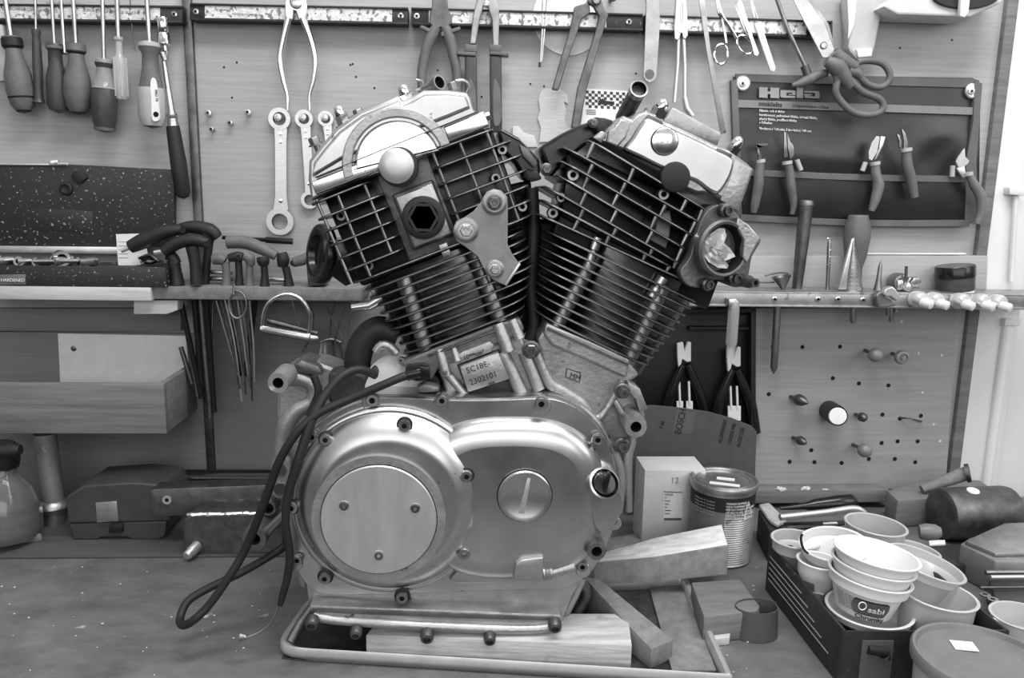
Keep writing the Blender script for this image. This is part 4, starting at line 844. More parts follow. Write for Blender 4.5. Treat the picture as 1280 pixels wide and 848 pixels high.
m = M(); m.lathe(W(247,682,-.204),(-.35,-1,-.25),[(.0075,0),(.0075,.014),(.0065,.016),(.0065,.022),(.005,.024),(.0025,.024),(0,.0235)],18); obj('pin', m, 'satin_steel', t)
# ================================================================== THE ENGINE
E = thing('motorcycle_engine', 'large V-twin motorcycle engine standing on wood blocks in the middle', 'engine')
YF, YC, YG = -.420, -.335, -.440
def fin(m, A, B, YF=YF, dep=.17, th=.0026, rc=.030, rb=None, mi=0, me=1):
    """cooling fin: thick plate with rounded corners; front edge runs from pixel A to B"""
    a = W(A[0], A[1], YF); b = W(B[0], B[1], YF); L = (b-a).length; e = (b-a)/L; n = V((-e.z, 0, e.x))
    rc = min(rc, L*.45); rb = rb if rb is not None else rc; P = []
    def arc(cs, cy, r, a0, a1, k=6):
        for i in range(k+1):
            t = math.radians(a0+(a1-a0)*i/k); P.append((cs+r*math.cos(t), cy+r*math.sin(t)))
    arc(rc, rc, rc, 180, 270); arc(L-rc, rc, rc, 270, 360); arc(L-rb, dep-rb, rb, 0, 90); arc(rb, dep-rb, rb, 90, 180)
    N_ = len(P); h = th/2; ch = h*.6; o = len(m.v)
    for (ins, z) in ((ch,-h),(0,-h+ch),(0,h-ch),(ch,h)):
        for i, (s, y) in enumerate(P):
            cs, cy = L/2, dep/2; dx, dy = s-cs, y-cy; l = math.hypot(dx, dy); k = (l-ins)/l
            m.v.append(a+e*(cs+dx*k)+V((0,cy+dy*k,0))+n*z)
    for j in range(3):
        for i in range(N_):
            q = (i+1) % N_; m.f.append([o+j*N_+i, o+j*N_+q, o+(j+1)*N_+q, o+(j+1)*N_+i]); m.mi.append(me if j == 1 else mi)
    m.f.append([o+i for i in range(N_)][::-1]); m.f.append([o+3*N_+i for i in range(N_)]); m.mi += [mi, mi]
def lerp(a, b, t): return (a[0]+(b[0]-a[0])*t, a[1]+(b[1]-a[1])*t)
class Cyl:
    def __init__(s, ox, oy, deg):
        r = math.radians(deg); s.o = (ox, oy); s.e1 = (math.cos(r), -math.sin(r)); s.e2 = (-math.sin(r), -math.cos(r))
    def p(s, u, v): return (s.o[0]+u*s.e1[0]+v*s.e2[0], s.o[1]+u*s.e1[1]+v*s.e2[1])
CL = Cyl(598, 440, 21); CR = Cyl(745, 437, -25.5)
def pw(c, uv, Y): p = c.p(*uv); return W(p[0], p[1], Y)
def solid(m, c, pts, Y, t, mi=0): m.px([c.p(*q) for q in pts], Y, t, mi)
# ---- barrels
def barrel(c, v0, v1, n, ul, ur, parent):
    m = M(); ax = pw(c,(0,v1),YC)-pw(c,(0,v0),YC); Lb = ax.length
    um = (ul(v0)+ur(v0))/2; q = sc(*c.p(0,60), YC)
    A = pw(c,(um, v0-8),YC+.0); rr = (ur(60)-ul(60))*.5*.86*q
    # oval glossy body
    a = (pw(c,(1,50),YC)-pw(c,(0,50),YC)).normalized(); k = 40; o = len(m.v); rows = 6
    for j in range(rows+1):
        v = v0-10+(v1-v0+24)*j/rows; uc = (ul(v)+ur(v))/2; w = (ur(v)-ul(v))/2*.84*sc(*c.p(uc,v),YC)
        cc = pw(c,(uc,v),YC)
        for i in range(k):
            t = 2*PI*i/k; m.v.append(cc+a*w*math.cos(t)+V((0,.070*math.sin(t),0)))
    for j in range(rows):
        for i in range(k):
            l = (i+1)%k; m.f.append([o+j*k+i,o+j*k+l,o+(j+1)*k+l,o+(j+1)*k+i]); m.mi.append(0)
    m.f.append([o+i for i in range(k)][::-1]); m.f.append([o+rows*k+i for i in range(k)]); m.mi += [0,0]
    body = obj('cylinder_barrel', m, ['barrel_paint'], parent)
    m = M()
    for i in range(n):
        v = v0+(v1-v0)*i/(n-1); fin(m, c.p(ul(v), v), c.p(ur(v), v), rc=.034)
    obj('barrel_fins', m, ['fin_paint','fin_edge'], body)
    for u in (-52, 42):
        m = M(); k0 = (ul(v0)+ur(v0))/2; pts = [pw(c,(u+k0*.6+ (u*.06),v0-10),YF+.017), pw(c,(u+k0*.2,v1+2),YF+.017)]
        m.tube(pts, .0085, 14); obj('stud_boss', m, 'steel_dull', body)
    return body
ulL = lambda v: -90-(v-20)*.21; urL = lambda v: 69+min(1,(v-17)/60)*38+max(0,v-77)*.05
ulR = lambda v: -84-(v-8)*.38; urR = lambda v: 77+(v-8)*.21
barrel(CL, 17, 120, 10, ulL, urL, E)
barrel(CR, 8, 107, 10, ulR, urR, E)
# ---- left head
m = M(); solid(m, CL, [(-108,128),(112,128),(116,258),(-112,258)], YF+.030, .12); hl = obj('cylinder_head', m, 'fin_paint', E, .004)
m = M()
vs_ = [247,226,209,190,171,153]; ulh = [-132,-131,-129,-128,-125,-123]
for i, v in enumerate(vs_): fin(m, CL.p(ulh[i], v), CL.p((-52,-41,-41,-41,-42,-43)[i], v+1), rc=.014, dep=.16, rb=.01)
for i, v in enumerate([254,232.5,211,191]): fin(m, CL.p(27, v+1), CL.p((118,134,140,140)[i], v), rc=.016, dep=.16, rb=.01)
for i, v in enumerate([172,153.5]): fin(m, CL.p(28, v), CL.p((134,130)[i], v), rc=.016, dep=.16, rb=.01)
fin(m, CL.p(-122,135), CL.p(127,135), rc=.034)
obj('head_fins', m, ['fin_paint','fin_edge'], hl)
m = M()
for u0_, u1_, va, vb in ((-121,-117,136,250),(-94,-92,136,248),(-58,-57,153,247),(36,36,153,254),(72,72,172,254),(108,106,136,254)):
    m = M(); m.tube([pw(CL,(u1_,va),YF+.006), pw(CL,(u0_,vb),YF+.006)], .0017, 8); obj('fin_rib', m, 'fin_edge', hl)
for u, v in ((-98,220),(-88,150),(118,225),(116,150),(98,195)):
    p = CL.p(u, v); socket_bolt(p[0], p[1], YF+.028, 6.5, .008, hl)
# spark plug panel
m = M(); solid(m, CL, [(-40,132),(28,132),(28,256),(-40,256)], YF+.022, .03); m.loft([CL.p(*q) for q in [(-30,148),(24,148),(24,222),(-30,222)]], YF+.022, [(.0,.010),(.003,.013)]); pl = obj('plug_panel', m, 'cast_dark', hl, .002)
m = M(); ce = CL.p(-3.5,184); 
m.loft([CL.p(*q) for q in [(-28,150),(22,150),(22,218),(-28,218)]], YF+.008, [(.001,.002)]); obj('plug_plate', m, 'cast_alu', pl, .001)
q = sc(529,272,YF); c0 = W(529.5,272,YF+.006); m = M(); m.lathe(c0, AX, [(27*q,0),(27*q,.005),(25*q,.006),(19*q,.006),(17*q,.001),(16*q,-.0),(0,.0)], 40, [0,0,0,0,1,1]); obj('plug_well', m, ['black','deep_black'], pl)
m = M(); m.lathe(W(529,272,YF+.0002), AX, [(20*q,.0),(20*q,.0014),(16*q,.0014),(16*q,.0)], 6); obj('hex_insert', m, 'rubber', pl)
m = M(); m.lathe(W(536,285,YF+.0055), AX, [(5.5*q,0),(5.5*q,.002),(3.5*q,.002),(3.5*q,.001),(1.8*q,.001),(1.5*q,.004),(0,.004)], 18); obj('spark_plug', m, 'steel', pl)
for v in (143, 137): m = M(); solid(m, CL, [(1,v-12),(12,v-12),(12,v-1),(1,v-1)], YF+.004, .01); obj('cast_lug', m, 'cast_alu', pl, .001)
# left head cover
CO = [(386,226),(387,201),(402,182),(421,160),(450,139),(475,129),(498,119.5),(503,127),(515,121),(530,113),(560,113),(583,116),(588,122),(591.5,137),(602.5,147),(607,163.5),(570,179),(535,194),(502,207),(460,222),(420,238),(390,251)]
m = M(); m.loft(CO, -.412, [(.0,.002),(.0025,.005)], t=.13); cv = obj('head_cover', m, 'cover_alu', E, .0012, ang=30)
m = M(); up = [(391,222),(392,203),(405,186),(424,164),(452,144),(499,125),(504,132),(516,126),(531,118),(560,117.5),(581,120),(585,126),(588,136)]; low = [(560,148),(520,163),(470,182),(430,199)]
m.loft(up+low, -.417, [(.0025,.004)], t=.002); obj('cover_upper', m, 'cover_alu', cv, .001, ang=30)
cA = circ(497,204,70,40,math.radians(163),math.radians(340)); cB = circ(497,204,57,40,math.radians(340),math.radians(163))
m = M(); m.px(cA+cB, -.4235, .010); obj('arch_rim', m, 'cast_alu', cv, .0015)
m = M(); m.loft(circ(497,204,54,50,math.radians(168),math.radians(344)), -.4205, [(.003,.003)], t=.006); obj('arch_disc', m, 'polish_alu', cv, .0008)
m = M(); m.px([CL.p(-113,276.5),CL.p(108,280.8),CL.p(108,282),CL.p(-113,277.7)], -.4240, .010); obj('joint_line', m, 'steel_dark', cv, .0003)
m = M(); m.loft([CL.p(*z) for z in [(-119,256),(-30,256),(-30,274),(-119,274)]], -.4205, [(.001,.0025)], t=.006); obj('lower_band', m, 'polish_alu', cv, .001); m = M(); m.loft([CL.p(*z) for z in [(60,258),(114,259),(114,279),(60,278)]], -.4205, [(.001,.0025)], t=.006); obj('lower_band', m, 'polish_alu', cv, .001)
q = sc(497,208,-.43); m = M(); m.lathe(W(499,209,-.420), AX, [(24*q,0),(25*q,.004),(24*q,.010),(20*q,.011)], 36); obj('cap_seal', m, 'rubber', cv)
m = M(); m.lathe(W(497,208,-.420), AX, [(0,0),(22*q,.0),(22.5*q,.010),(21.5*q,.0125),(17*q,.0145),(10*q,.0158),(0,.0162)], 40); obj('round_cap', m, 'disc_alu', cv)
def capnut(x, y, r, parent, Y=-.38, ax=(0,-.15,1)):
    r *= 1.15; q = sc(x, y, Y)*1.0; m = M(); c = W(x, y+r, Y); A = V(ax).normalized(); m.lathe(c, A, [(r*1.25*q,0),(r*1.25*q,.0015)], 20); m.lathe(c, A, [(r*.95*q,.001),(r*.95*q,.010),(r*.75*q,.011)], 6); m.lathe(c, A, [(r*.78*q,.011),(r*.74*q,.015),(r*.5*q,.019),(0,.021)], 16); obj('cap_nut', m, 'chrome', parent)
def capbolt(x, y, r, parent, Y=-.36, ax=(0,-.15,1), mt='steel_dull'):
    q = sc(x, y, Y); m = M(); c = W(x, y+r, Y); A = V(ax).normalized(); m.lathe(c, A, [(r*1.15*q,0),(r*1.15*q,.0015)], 20); m.lathe(c, A, [(r*.9*q,.001),(r*.9*q,.008),(r*.8*q,.009)], 6); m.lathe(c, A, [(r*.5*q,-.012),(r*.5*q,0)], 12); obj('cover_bolt', m, mt, parent)
tl = (-.34,-.2,.92)
capnut(431,147,8,cv,-.40,tl); capbolt(450,139,7.5,cv,-.34,tl); capnut(511,120,8.5,cv,-.395,tl); capbolt(567,106,7,cv,-.36,tl); capbolt(395,173,8,cv,-.31,tl); capbolt(603,142,6,cv,-.37,(.93,-.1,.36))
m = M(); m.px([(423,152),(449,141),(452,150),(430,160)], -.405, .03); obj('nut_boss', m, 'cast_dark', cv, .001)
m = M(); m.tube([W(528,112,-.37), W(545,106,-.38)], [.003,.0068], 20); m.lathe(W(543,106.5,-.38), W(553,101,-.39)-W(543,106.5,-.38), [(.0068,0),(.0076,.001),(.0076,.009),(.0062,.009),(.006,.002),(0,.002)], 24, [0,0,0,1,1]); obj('breather_spout', m, ['steel_dull','deep_black'], cv)
m = M(); m.tpx([(570,101),(578,100),(584,103),(586,110),(583,117)], -.37, 1.6, 8, k=4); m.tpx([(520,100),(527,102),(527,110),(520,113)], -.35, 1.8, 8, k=4); obj('wire_clip', m, 'chrome', cv)
# bracket on left cylinder
br = [(626,238),(634,246),(635,262),(634.5,305),(640,317),(648.5,329),(631,357),(622,353),(612,347),(603,333),(597,321),(582,309),(571,302),(566,290),(570,277),(580,272),(592,264),(603,250),(608,240),(617,236)]
m = M(); m.px(br, YF-.007, .004); bk = obj('mount_bracket', m, 'lead', E, .0008)
m = M(); m.px([(649,328),(651,331),(633,358),(631,356)], YF-.013, .010); obj('bracket_lip', m, 'satin_steel', bk, .0005)
for x, y, r in ((618,253.5,15.5),(582.5,288,15.5),(618.5,336.5,11.5)):
    q = sc(x,y,YF); m = M(); m.lathe(W(x,y,YF-.006), AX, [(r*q,0),(r*q,.0018),(r*.8*q,.003),(r*.72*q,.003)], 30); obj('washer', m, 'steel_dull', bk)
    m = M(); m.lathe(W(x,y,YF-.008), AX, [(r*.62*q,0),(r*.62*q,.003)], 24); m.lathe(W(x,y,YF-.009), AX, [(r*.5*q,0),(r*.5*q,.009),(r*.42*q,.010),(r*.25*q,.010),(r*.2*q,.008),(0,.008)], 6); obj('bolt', m, 'steel_dark' if r > 15 and x > 600 else 'steel', bk)
for x, y in ((618,253.5),(582.5,288)):
    m = M(); m.tube([W(x,y,YF-.004), W(x,y,YF+.03)], .007, 14); obj('spacer', m, 'cast_dark', bk)
# ---- right head
m = M(); m.px([(712,190),(868,285),(846,345),(700,272)], YF+.028, .12); m.px([CR.p(-112,104),CR.p(106,104),CR.p(96,215),CR.p(-118,215)], YF+.030, .11); hr = obj('cylinder_head', m, 'fin_paint', E, .004)
fr = [((737,174.5),(889.5,266.5)),((705,183),(882.5,282.5)),((702,200.6),(872,298)),((697,218.5),(863,315)),((682,233),(853.5,332)),((679,250.7),(845,337)),((674,268.6),(858,352))]
m = M()
for a, b in fr: fin(m, a, b, rc=.018, dep=.16)
obj('head_fins', m, ['fin_paint','fin_edge'], hr)
def onfin(i, t): a, b = fr[i]; return lerp(a, b, t)
for ts in ((.04,.21,.20,.22,.28,.27),(.37,.44,.42,.45,.52,.50),(.80,.72,.70,.72,.78,.77),(.93,.93,.93,.94,.95,.95)):
    m = M()
    for i in range(6):
        t_ = ts[i]; p = onfin(i, t_); a, b = fr[i+1]; # drop along -e2 to next fin
        d = (-CR.e2[0], -CR.e2[1]); best = min((abs((lerp(a,b,s/100)[0]-p[0])*d[1]-(lerp(a,b,s/100)[1]-p[1])*d[0]), s) for s in range(101))[1]
        q2 = lerp(a, b, best/100); m.tube([W(p[0],p[1],YF+.007), W(q2[0],q2[1],YF+.007)], [.0028,.0016], 8)
    obj('fin_rib', m, 'fin_edge', hr)
for x, y, r in ((715,219,8),(827,243,7.5),(690,266,7),(700,247,6)):
    socket_bolt(x, y, YF+.022, r, .010, hr)
for a, b in (((747,297),(736,330)),((829,347),(814,371))):
    m = M(); m.lp(a, b, YF+.012, [(0,0),(0,7),(.45,7),(.5,5.5),(.55,7),(1,7),(1,0)], 18); obj('stud_sleeve', m, 'steel', hr)
m = M(); m.px([(822,268),(838,262),(840,275),(838,292),(833,312),(812,300),(820,285)], YF+.02, .012); obj('burnt_gasket', m, 'lead', hr, .002)
# head cover right
RC = [(739,176),(752,172),(760,160),(766,155),(778,145),(788,149),(794,142),(807,138),(819,147),(829,152),(860,166),(897,184),(905,186),(917,194),(930,203),(940,212),(931,238),(921,265),(908,256),(894,247),(884,243),(868,243),(856,238),(842,233),(822,216),(798,203),(775,189)]
m = M(); m.loft(RC, -.405, [(0,.004),(.0035,.008)], t=.12); c2 = obj('head_cover', m, 'cast_alu', E, .0015, ang=30)
FL = [(778,187),(788,172),(798,156),(807,147),(820,151),(840,161),(870,175),(897,188),(913,196),(917,206),(910,226),(897,243),(884,240),(868,228),(850,222),(822,210),(798,198)]
m = M(); m.loft(cpx(FL,3), -.412, [(.0005,.002),(.002,.005),(.004,.006)], t=.004); obj('cover_face', m, 'cover_alu', c2, 0, ang=50)
m = M(); m.px([(761,163),(768,159),(776,148),(789,152),(783,172),(772,184),(758,178)], -.4185, .01); m.px([(741,172),(752,163),(758,166),(752,180)], -.416, .01); obj('left_shoulder', m, 'cast_alu', c2, .002)
m = M(); m.px([(841,133),(903,166),(897,184),(829,153)], -.408, .075); obj('breather_box', m, 'cast_alu', c2, .003)
m = M(); m.px([(919,197),(940,212),(922,264),(900,250),(912,225)], -.414, .012); obj('end_facet', m, 'cast_alu', c2, .0015)
q = sc(830,177,-.42); m = M(); m.lathe(W(830.5,177,-.4175), AX, [(17.6*q,0),(17.6*q,.0014)], 40); obj('plug_gap', m, 'deep_black', c2)
m = M(); m.lathe(W(830.5,177,-.418), AX, [(16.6*q,0),(16.6*q,.0024),(15.6*q,.003),(0,.003)], 40); obj('round_plug', m, 'polish_alu', c2)
text('5 08 14', 821, 179, -.4212, 3.2, 'print_mid', c2, rot=2, stretch=1.1, ext=.0003)
m = M(); m.lathe(W(840,222,-.406), AX, [(19*q,0),(19.5*q,.013),(18.5*q,.015),(16*q,.0158),(0,.0162)], 40); obj('rubber_plug', m, 'rubber', c2)
q = sc(798,112,-.38); m = M(); B_ = W(779,148,-.34); A_2 = W(798.5,111.5,-.40); m.tube([B_, B_+(A_2-B_)*.9], 10.5*q, 24); m.lathe(B_+(A_2-B_)*.88, A_2-B_, [(10.7*q,0),(11.4*q,.004),(11.4*q,.009),(9.4*q,.009),(9.2*q,-.02),(0,-.02)], 30, [1,1,1,2,2]); obj('open_pipe', m, ['steel_dark','steel','deep_black'], c2)
tr = (.42,-.2,.9)
capnut(820,136,9,c2,-.395,tr); capbolt(806,140,6,c2,-.35,tr); capnut(913,184,8,c2,-.40,tr); capbolt(774,157,5,c2,-.37,tr)
m = M(); m.px([(811,143),(829,152),(827,158),(806,149)], -.4165, .01); m.px([(897,185),(916,193),(914,199),(896,190)], -.4165, .01); obj('nut_seat', m, 'steel_dark', c2, .001)
# intake throat on the right
it = thing_ = _e('intake_flange'); it.parent = E
ic = W(903,311,-.445); q = sc(903,311,-.445); iax = V((.30,-1,.02)).normalized()
m = M(); m.px(cpx([(880,268),(897,256),(915,262),(928,276),(938,286),(951,298),(948,308),(940,322),(936,344),(930,357),(916,359),(905,350),(885,352),(874,360),(858,356),(850,340),(862,322),(868,300)],3), -.425, .05); obj('flange_body', m, 'cast_dark', it, .002)
m = M(); m.lathe(ic+iax*-.012, iax, [(33*q,0),(35*q,.006),(36*q,.014),(33.5*q,.017),(30.5*q,.0165),(29*q,.010),(28.5*q,-.005),(0,-.006)], 44, [0,0,0,0,1,1,1]); obj('throat_ring', m, ['cast_dark','deep_black'], it)
m = M(); m.px([(922,272),(935,280),(951,298),(946,306),(934,330),(928,322),(930,300),(920,283)], -.445, .02); obj('clamp_tab', m, 'cast_alu', it, .0015)
for x, y, r, L_ in ((903,263,9,.014),(924,350,8,.03),(881,355,8,.012),(913,347,9,.016)):
    q2 = sc(x,y,-.44); m = M(); m.lathe(W(x,y,-.43), (.25,-1,0), [(r*q2,0),(r*q2,L_*.6),(r*.7*q2,L_*.7),(r*.7*q2,L_),(r*.4*q2,L_),(r*.35*q2,L_*.8),(0,L_*.8)], 18); obj('bolt_boss', m, 'steel_dark', it)
# rag: its own thing
m = M(); rp_ = [(872,296),(876,292),(888,293),(900,286),(906,286),(908,295),(905,304),(912,310),(918,318),(919,321),(912,324),(904,327),(911,332),(909,336),(898,335),(886,328),(878,318),(873,308)]
n_ = len(rp_); ctr = (894,312); vs = [W(ctr[0],ctr[1],-.452)]
rings_ = 5
for k in range(1, rings_+1):
    for i, p in enumerate(rp_):
        t_ = k/rings_; x = ctr[0]+(p[0]-ctr[0])*t_; y = ctr[1]+(p[1]-ctr[1])*t_
        vs.append(W(x, y, -.452+random.uniform(-.0014,.0014)+.003*math.sin(x*.25+y*.2)-.003*(x-895)/20))
fs = [[0, 1+i, 1+(i+1)%n_] for i in range(n_)]
for k in range(rings_-1):
    for i in range(n_): j = (i+1)%n_; fs.append([1+k*n_+i, 1+(k+1)*n_+i, 1+(k+1)*n_+j, 1+k*n_+j])
b0 = len(vs); vs += [v+V((0,.012,0)) for v in vs[1+(rings_-1)*n_:]]; fs.append([b0+i for i in range(n_)][::-1])
for i in range(n_): j = (i+1)%n_; fs.append([1+(rings_-1)*n_+i, b0+i, b0+j, 1+(rings_-1)*n_+j])
m.add(vs, fs); tag(obj('rag', m, 'rag', None, 0, ang=25), 'crumpled pale rag stuffed into the round intake opening', 'rag')
# ---- dark parts in the V
m = M(); m.px([(675,184),(700,168),(722,157),(738,152),(752,146),(766,150),(762,162),(748,172),(738,178),(706,202),(690,222),(680,200)], -.372, .09); dv = obj('intake_duct', m, 'black_gloss', E, .004)
m = M(); m.px([(736,150),(745,146),(766,150),(768,162),(750,168)], -.392, .02); obj('duct_clamp', m, 'greasy', dv, .002)
flange_bolt(741,154,-.394,6,.006,dv)
m = M(); m.px([(622,162),(632,163),(648,172),(674,198),(676,216),(668,228),(655,222),(645,205),(630,190)], -.378, .10); dl = obj('intake_cover', m, 'black_gloss', E, .003)
m = M(); m.tpx([(626,163),(650,176),(673,199)], -.382, 1.4, 6); m.px([(649,180),(660,186),(672,204),(668,210),(654,196)], -.386, .01); obj('cover_rim', m, 'steel_dark', dl, .001)
flange_bolt(683,212,-.385,8,.008,E); 
m = M(); m.px([(655,210),(672,214),(678,224),(664,228),(652,222)], -.38, .02); obj('linkage', m, 'greasy', dl, .002)
m = M(); m.px([(600,240),(664,225),(668,300),(662,410),(640,440),(600,420)], -.355, .12); m.px([(672,275),(700,280),(700,400),(672,412),(668,340)], -.355, .12); obj('inner_engine', m, 'black', E, .004)
m = M(); m.tpx([(664,235),(667,290),(663,350),(668,400),(664,425)], -.375, [9,8,9,8,10], 14, k=4); obj('vent_hose', m, 'rubber', E)
# ---- necks and crankcase
ck = _e('crankcase'); ck.parent = E
m = M(); m.px([(540,436),(626,404),(652,420),(664,452),(680,492),(675,505),(560,505),(552,470)], YG+.030, .16); obj('left_neck', m, 'cast_alu', ck, .003)
m = M(); m.px([(497,455),(540,436),(622,404),(650,398),(656,412),(650,420),(547,462),(540,476)], YG+.022, .17); obj('left_base', m, 'cast_dark', ck, .003)
for x0,y0,x1,y1,r in ((549,437,558,470,7),(566,432,572,452,5),(622,405,636,440,9),(640,400,650,424,7),(560,468,583,495,6),(628,440,652,492,9),(655,440,674,488,8)):
    m = M(); m.tube([W(x0,y0,YG+.026), W(x1,y1,YG+.022)], r*.00083, 14); obj('cast_rib', m, 'cast_alu', ck)
m = M(); m.px([(572,444),(578,440),(612,427),(618,432),(614,440),(576,455)], YG+.020, .012); m.px([(574.5,459),(623,441),(637,474),(585,491)], YG+.014, .016); num = obj('number_plate', m, 'cast_alu', ck, .0015)
m = M(); m.px([(571,457),(624,437),(642,472),(640,490),(584,493),(581,482)], YG+.026, .006); obj('plate_recess', m, 'greasy', ck, .001)
text('1099cm³', 580, 450.5, YG+.0192, 5.6, 'print_dark', num, rot=19.5, ext=.0003, bold=.01)
text('SC18E-', 584, 467, YG+.0137, 7.5, 'print_dark', num, rot=19.5, ext=.0003)
text('2302101', 588, 482, YG+.0137, 7.5, 'print_dark', num, rot=19.5, ext=.0003)
m = M(); m.px([(672,424),(684,404),(786,450),(800,470),(783,480),(770,505),(748,528),(738,545),(715,540),(690,505),(682,480)], YG+.028, .16); obj('right_neck', m, 'cast_alu', ck, .004)
m = M(); m.px([(679,418),(683,404),(737,426),(787,449),(784,473),(775,470),(730,449),(690,432)], YG+.021, .17); obj('right_base', m, 'cast_alu', ck, .0025)
m = M(); m.px([(684,409),(786,455),(785,458),(683,412.5)], YG+.0195, .006); obj('gasket_line', m, 'steel_dark', ck)
m = M()
m.tpx([(664,428),(676,455),(688,480),(705,490),(728,505),(745,524),(762,505),(778,476)], YG+.024, [5,6,8,7,7,6,4,4], 12, k=5)
m.tpx([(700,508),(730,515),(755,545),(775,590),(772,640)], YG+.02, 7, 12, k=5); obj('case_ridge', m, 'cast_alu', ck)
m = M(); m.px([(708,460),(726,466),(725,479),(706,472)], YG+.0275, .001); m.px([(709.5,462),(724.5,467),(723.5,477),(708,471)], YG+.0273, .001, 1); cb = obj('cast_mark', m, ['steel_dark','cast_alu'], ck)
text('MM', 711, 472, YG+.0268, 7, 'print_dark', cb, rot=-18, ext=.0003)
flange_bolt(663.5,437,YG+.014,11.5,.009,ck); 
m = M(); m.px([(750,520),(770,490),(790,480),(800,505),(808,520),(800,545),(785,570),(782,600),(778,640),(765,650),(745,600)], YG+.035, .12); obj('right_case', m, 'cast_alu', ck, .004)
m = M(); m.px([(785,478),(800,486),(810,512),(800,516),(795,500),(786,490)], YG+.015, .03); m.tpx([(768,500),(790,545),(784,575),(786,640)], YG+.025, [4,5,7,5], 10, k=4); obj('mount_lug', m, 'cast_alu', ck, .003)
def boss(x, y, r, Y0, L, name='mount_boss', ax=AX, parent=ck, mt='cast_alu', hr=.5, n=30):
    q = sc(x, y, Y0-L)*r; d = V(ax).normalized(); o = W(x, y, Y0-L)-d*L; m = M()
    m.lathe(o, d, [(q*1.05,0),(q,L*.9),(q*.95,L),(q*hr,L),(q*hr*.95,L*.3),(0,L*.3)], n, [0,0,0,1,1]); return obj(name, m, [mt,'deep_black'], parent)
boss(795,534,14.5,YG+.03,.035, hr=.48)
boss(347.5,479,13.5,-.40,.04, hr=.5, mt='lead'); boss(746,690,12,YG+.01,.04, hr=.55, mt='cast_dark'); boss(317.5,674.5,15.5,-.38,.05, hr=.5, mt='cast_dark')
for x, y, r in ((777,488,10),(777,556,10)): flange_bolt(x, y, YG+.012, r, .014, ck)
# left rear casting
m = M(); m.px([(345,470),(362,458),(398,452),(425,462),(430,520),(400,560),(385,600),(382,690),(366,690),(350,640),(345,600),(352,560),(345,520)], -.372, .05); obj('rear_case', m, 'cast_alu', ck, .005)
m = M(); m.tpx([(362,472),(380,474),(392,485),(388,502),(372,512),(358,530),(352,556),(350,580)], -.376, [11,10,9,8,10,11,10,9], 14, k=5); obj('rear_rib', m, 'cast_alu', ck)
m = M(); m.px([(366,456),(376,451),(398,458),(403,466),(395,470),(372,466)], -.385, .05); obj('rear_bracket', m, 'cast_dark', ck, .002)
m = M(); m.px(cpx([(338,590),(341,576),(352,572),(362,578),(362,600),(360,616),(350,624),(340,618),(337,604)],4), -.40, .010); lk = obj('link_plate', m, 'lead', ck, .001)
for y in (588, 612):
    q = sc(350,y,-.4); m = M(); m.lathe(W(350,y,-.4002), AX, [(8.5*q,0),(8.5*q,.001),(6.5*q,.001),(6.5*q,.0004),(0,.0004)], 6); obj('hex_recess', m, 'steel_dark', lk)
boss(335,636,10,-.38,.02, mt='cast_dark', hr=.7)
m = M(); m.lp((330,668),(360,640),-.42,[(0,0),(0,5),(.1,6),(.9,6),(1,0)],14); obj('rear_rod', m, 'steel_dull', ck)
m = M(); m.px([(322,660),(345,628),(360,640),(352,690),(335,690)], -.37, .03); obj('rear_foot', m, 'cast_dark', ck, .004)
# timing cover and breather behind
q = sc(500,475,-.36); m = M(); m.lathe(W(497,482,-.39), (0,-1,.25), [(0,0),(38*q,0),(38*q,.010),(34*q,.013),(0,.014)], 40); obj('timing_disc', m, 'cup_grey', ck)
socket_bolt(502,450,-.404,4.5,.006,ck)
m = M(); m.tpx([(498,420),(474,412),(456,425),(447,450),(450,478)], -.38, [15,17,17,17,14], 18, k=6); obj('elbow_hose', m, 'rubber', E)
m = M(); m.px([(410,466),(440,462),(455,470),(470,455),(480,470),(520,462),(548,470),(556,492),(480,500),(410,505)], -.40, .03); obj('greasy_top', m, 'greasy', ck, .004)
m = M(); m.tpx([(470,440),(477,432),(488,434),(495,442)], -.40, 6, 12, k=3); obj('pipe_elbow', m, 'cast_alu', ck); m = M(); m.px([(520,486),(530,480),(548,484),(550,490),(524,492)], -.43, .02); obj('casting_bit', m, 'cast_dark', ck, .002)
m = M(); m.px([(505,462),(531,460),(535,476),(522,478),(508,474)], -.445, .03); obj('sensor_block', m, 'black', E, .003)
# ---- main outer cover
GO = cpx([(374,556),(388,536),(410,518),(438,504),(468,495),(500,494),(560,497),(620,497),(676,495),(705,500),(735,518),(757,545),(768,580),(772,620),(766,655),(754,688),(738,712),(722,724),(700,733),(640,734),(560,737),(460,740),(400,738),(374,712),(364,680),(359,640),(362,600)], 4)
m = M(); m.loft(GO, YG, [(.0,.006),(.0015,.008)], t=.06); cc = obj('side_cover', m, 'cover_alu', E, 0, ang=40)
m = M(); m.loft(GO, YG-.0005, [(0,.001)], t=.003); cg = obj('gasket', m, 'steel_dark', cc)
RD = [(638+118*math.copysign(abs(math.cos(2*PI*i/72))**(2/2.7), math.cos(2*PI*i/72)), 622+101*math.copysign(abs(math.sin(2*PI*i/72))**(2/2.7), math.sin(2*PI*i/72))) for i in range(72)]
m = M(); m.loft(RD, YG-.007, [(.0,.002),(.0025,.0075),(.006,.0125),(.011,.016),(.018,.0185),(.026,.0195)], t=.002); obj('gear_dome', m, 'cover_alu', cc, 0, ang=80)
m = M(); m.loft([(560,722),(576,705),(640,705),(652,722),(640,728),(570,729)], YG-.008, [(.002,.006)]); m.px([(640,700),(676,700),(684,708),(688,724),(648,727)], YG-.013, .006); obj('lower_step', m, 'cover_alu', cc, .0015)
m = M(); m.px([(641,727),(644,706),(652,700),(680,697),(679,728)], YG-.032, .02); hb_2 = obj('hose_block', m, 'cover_alu', cc, .002)
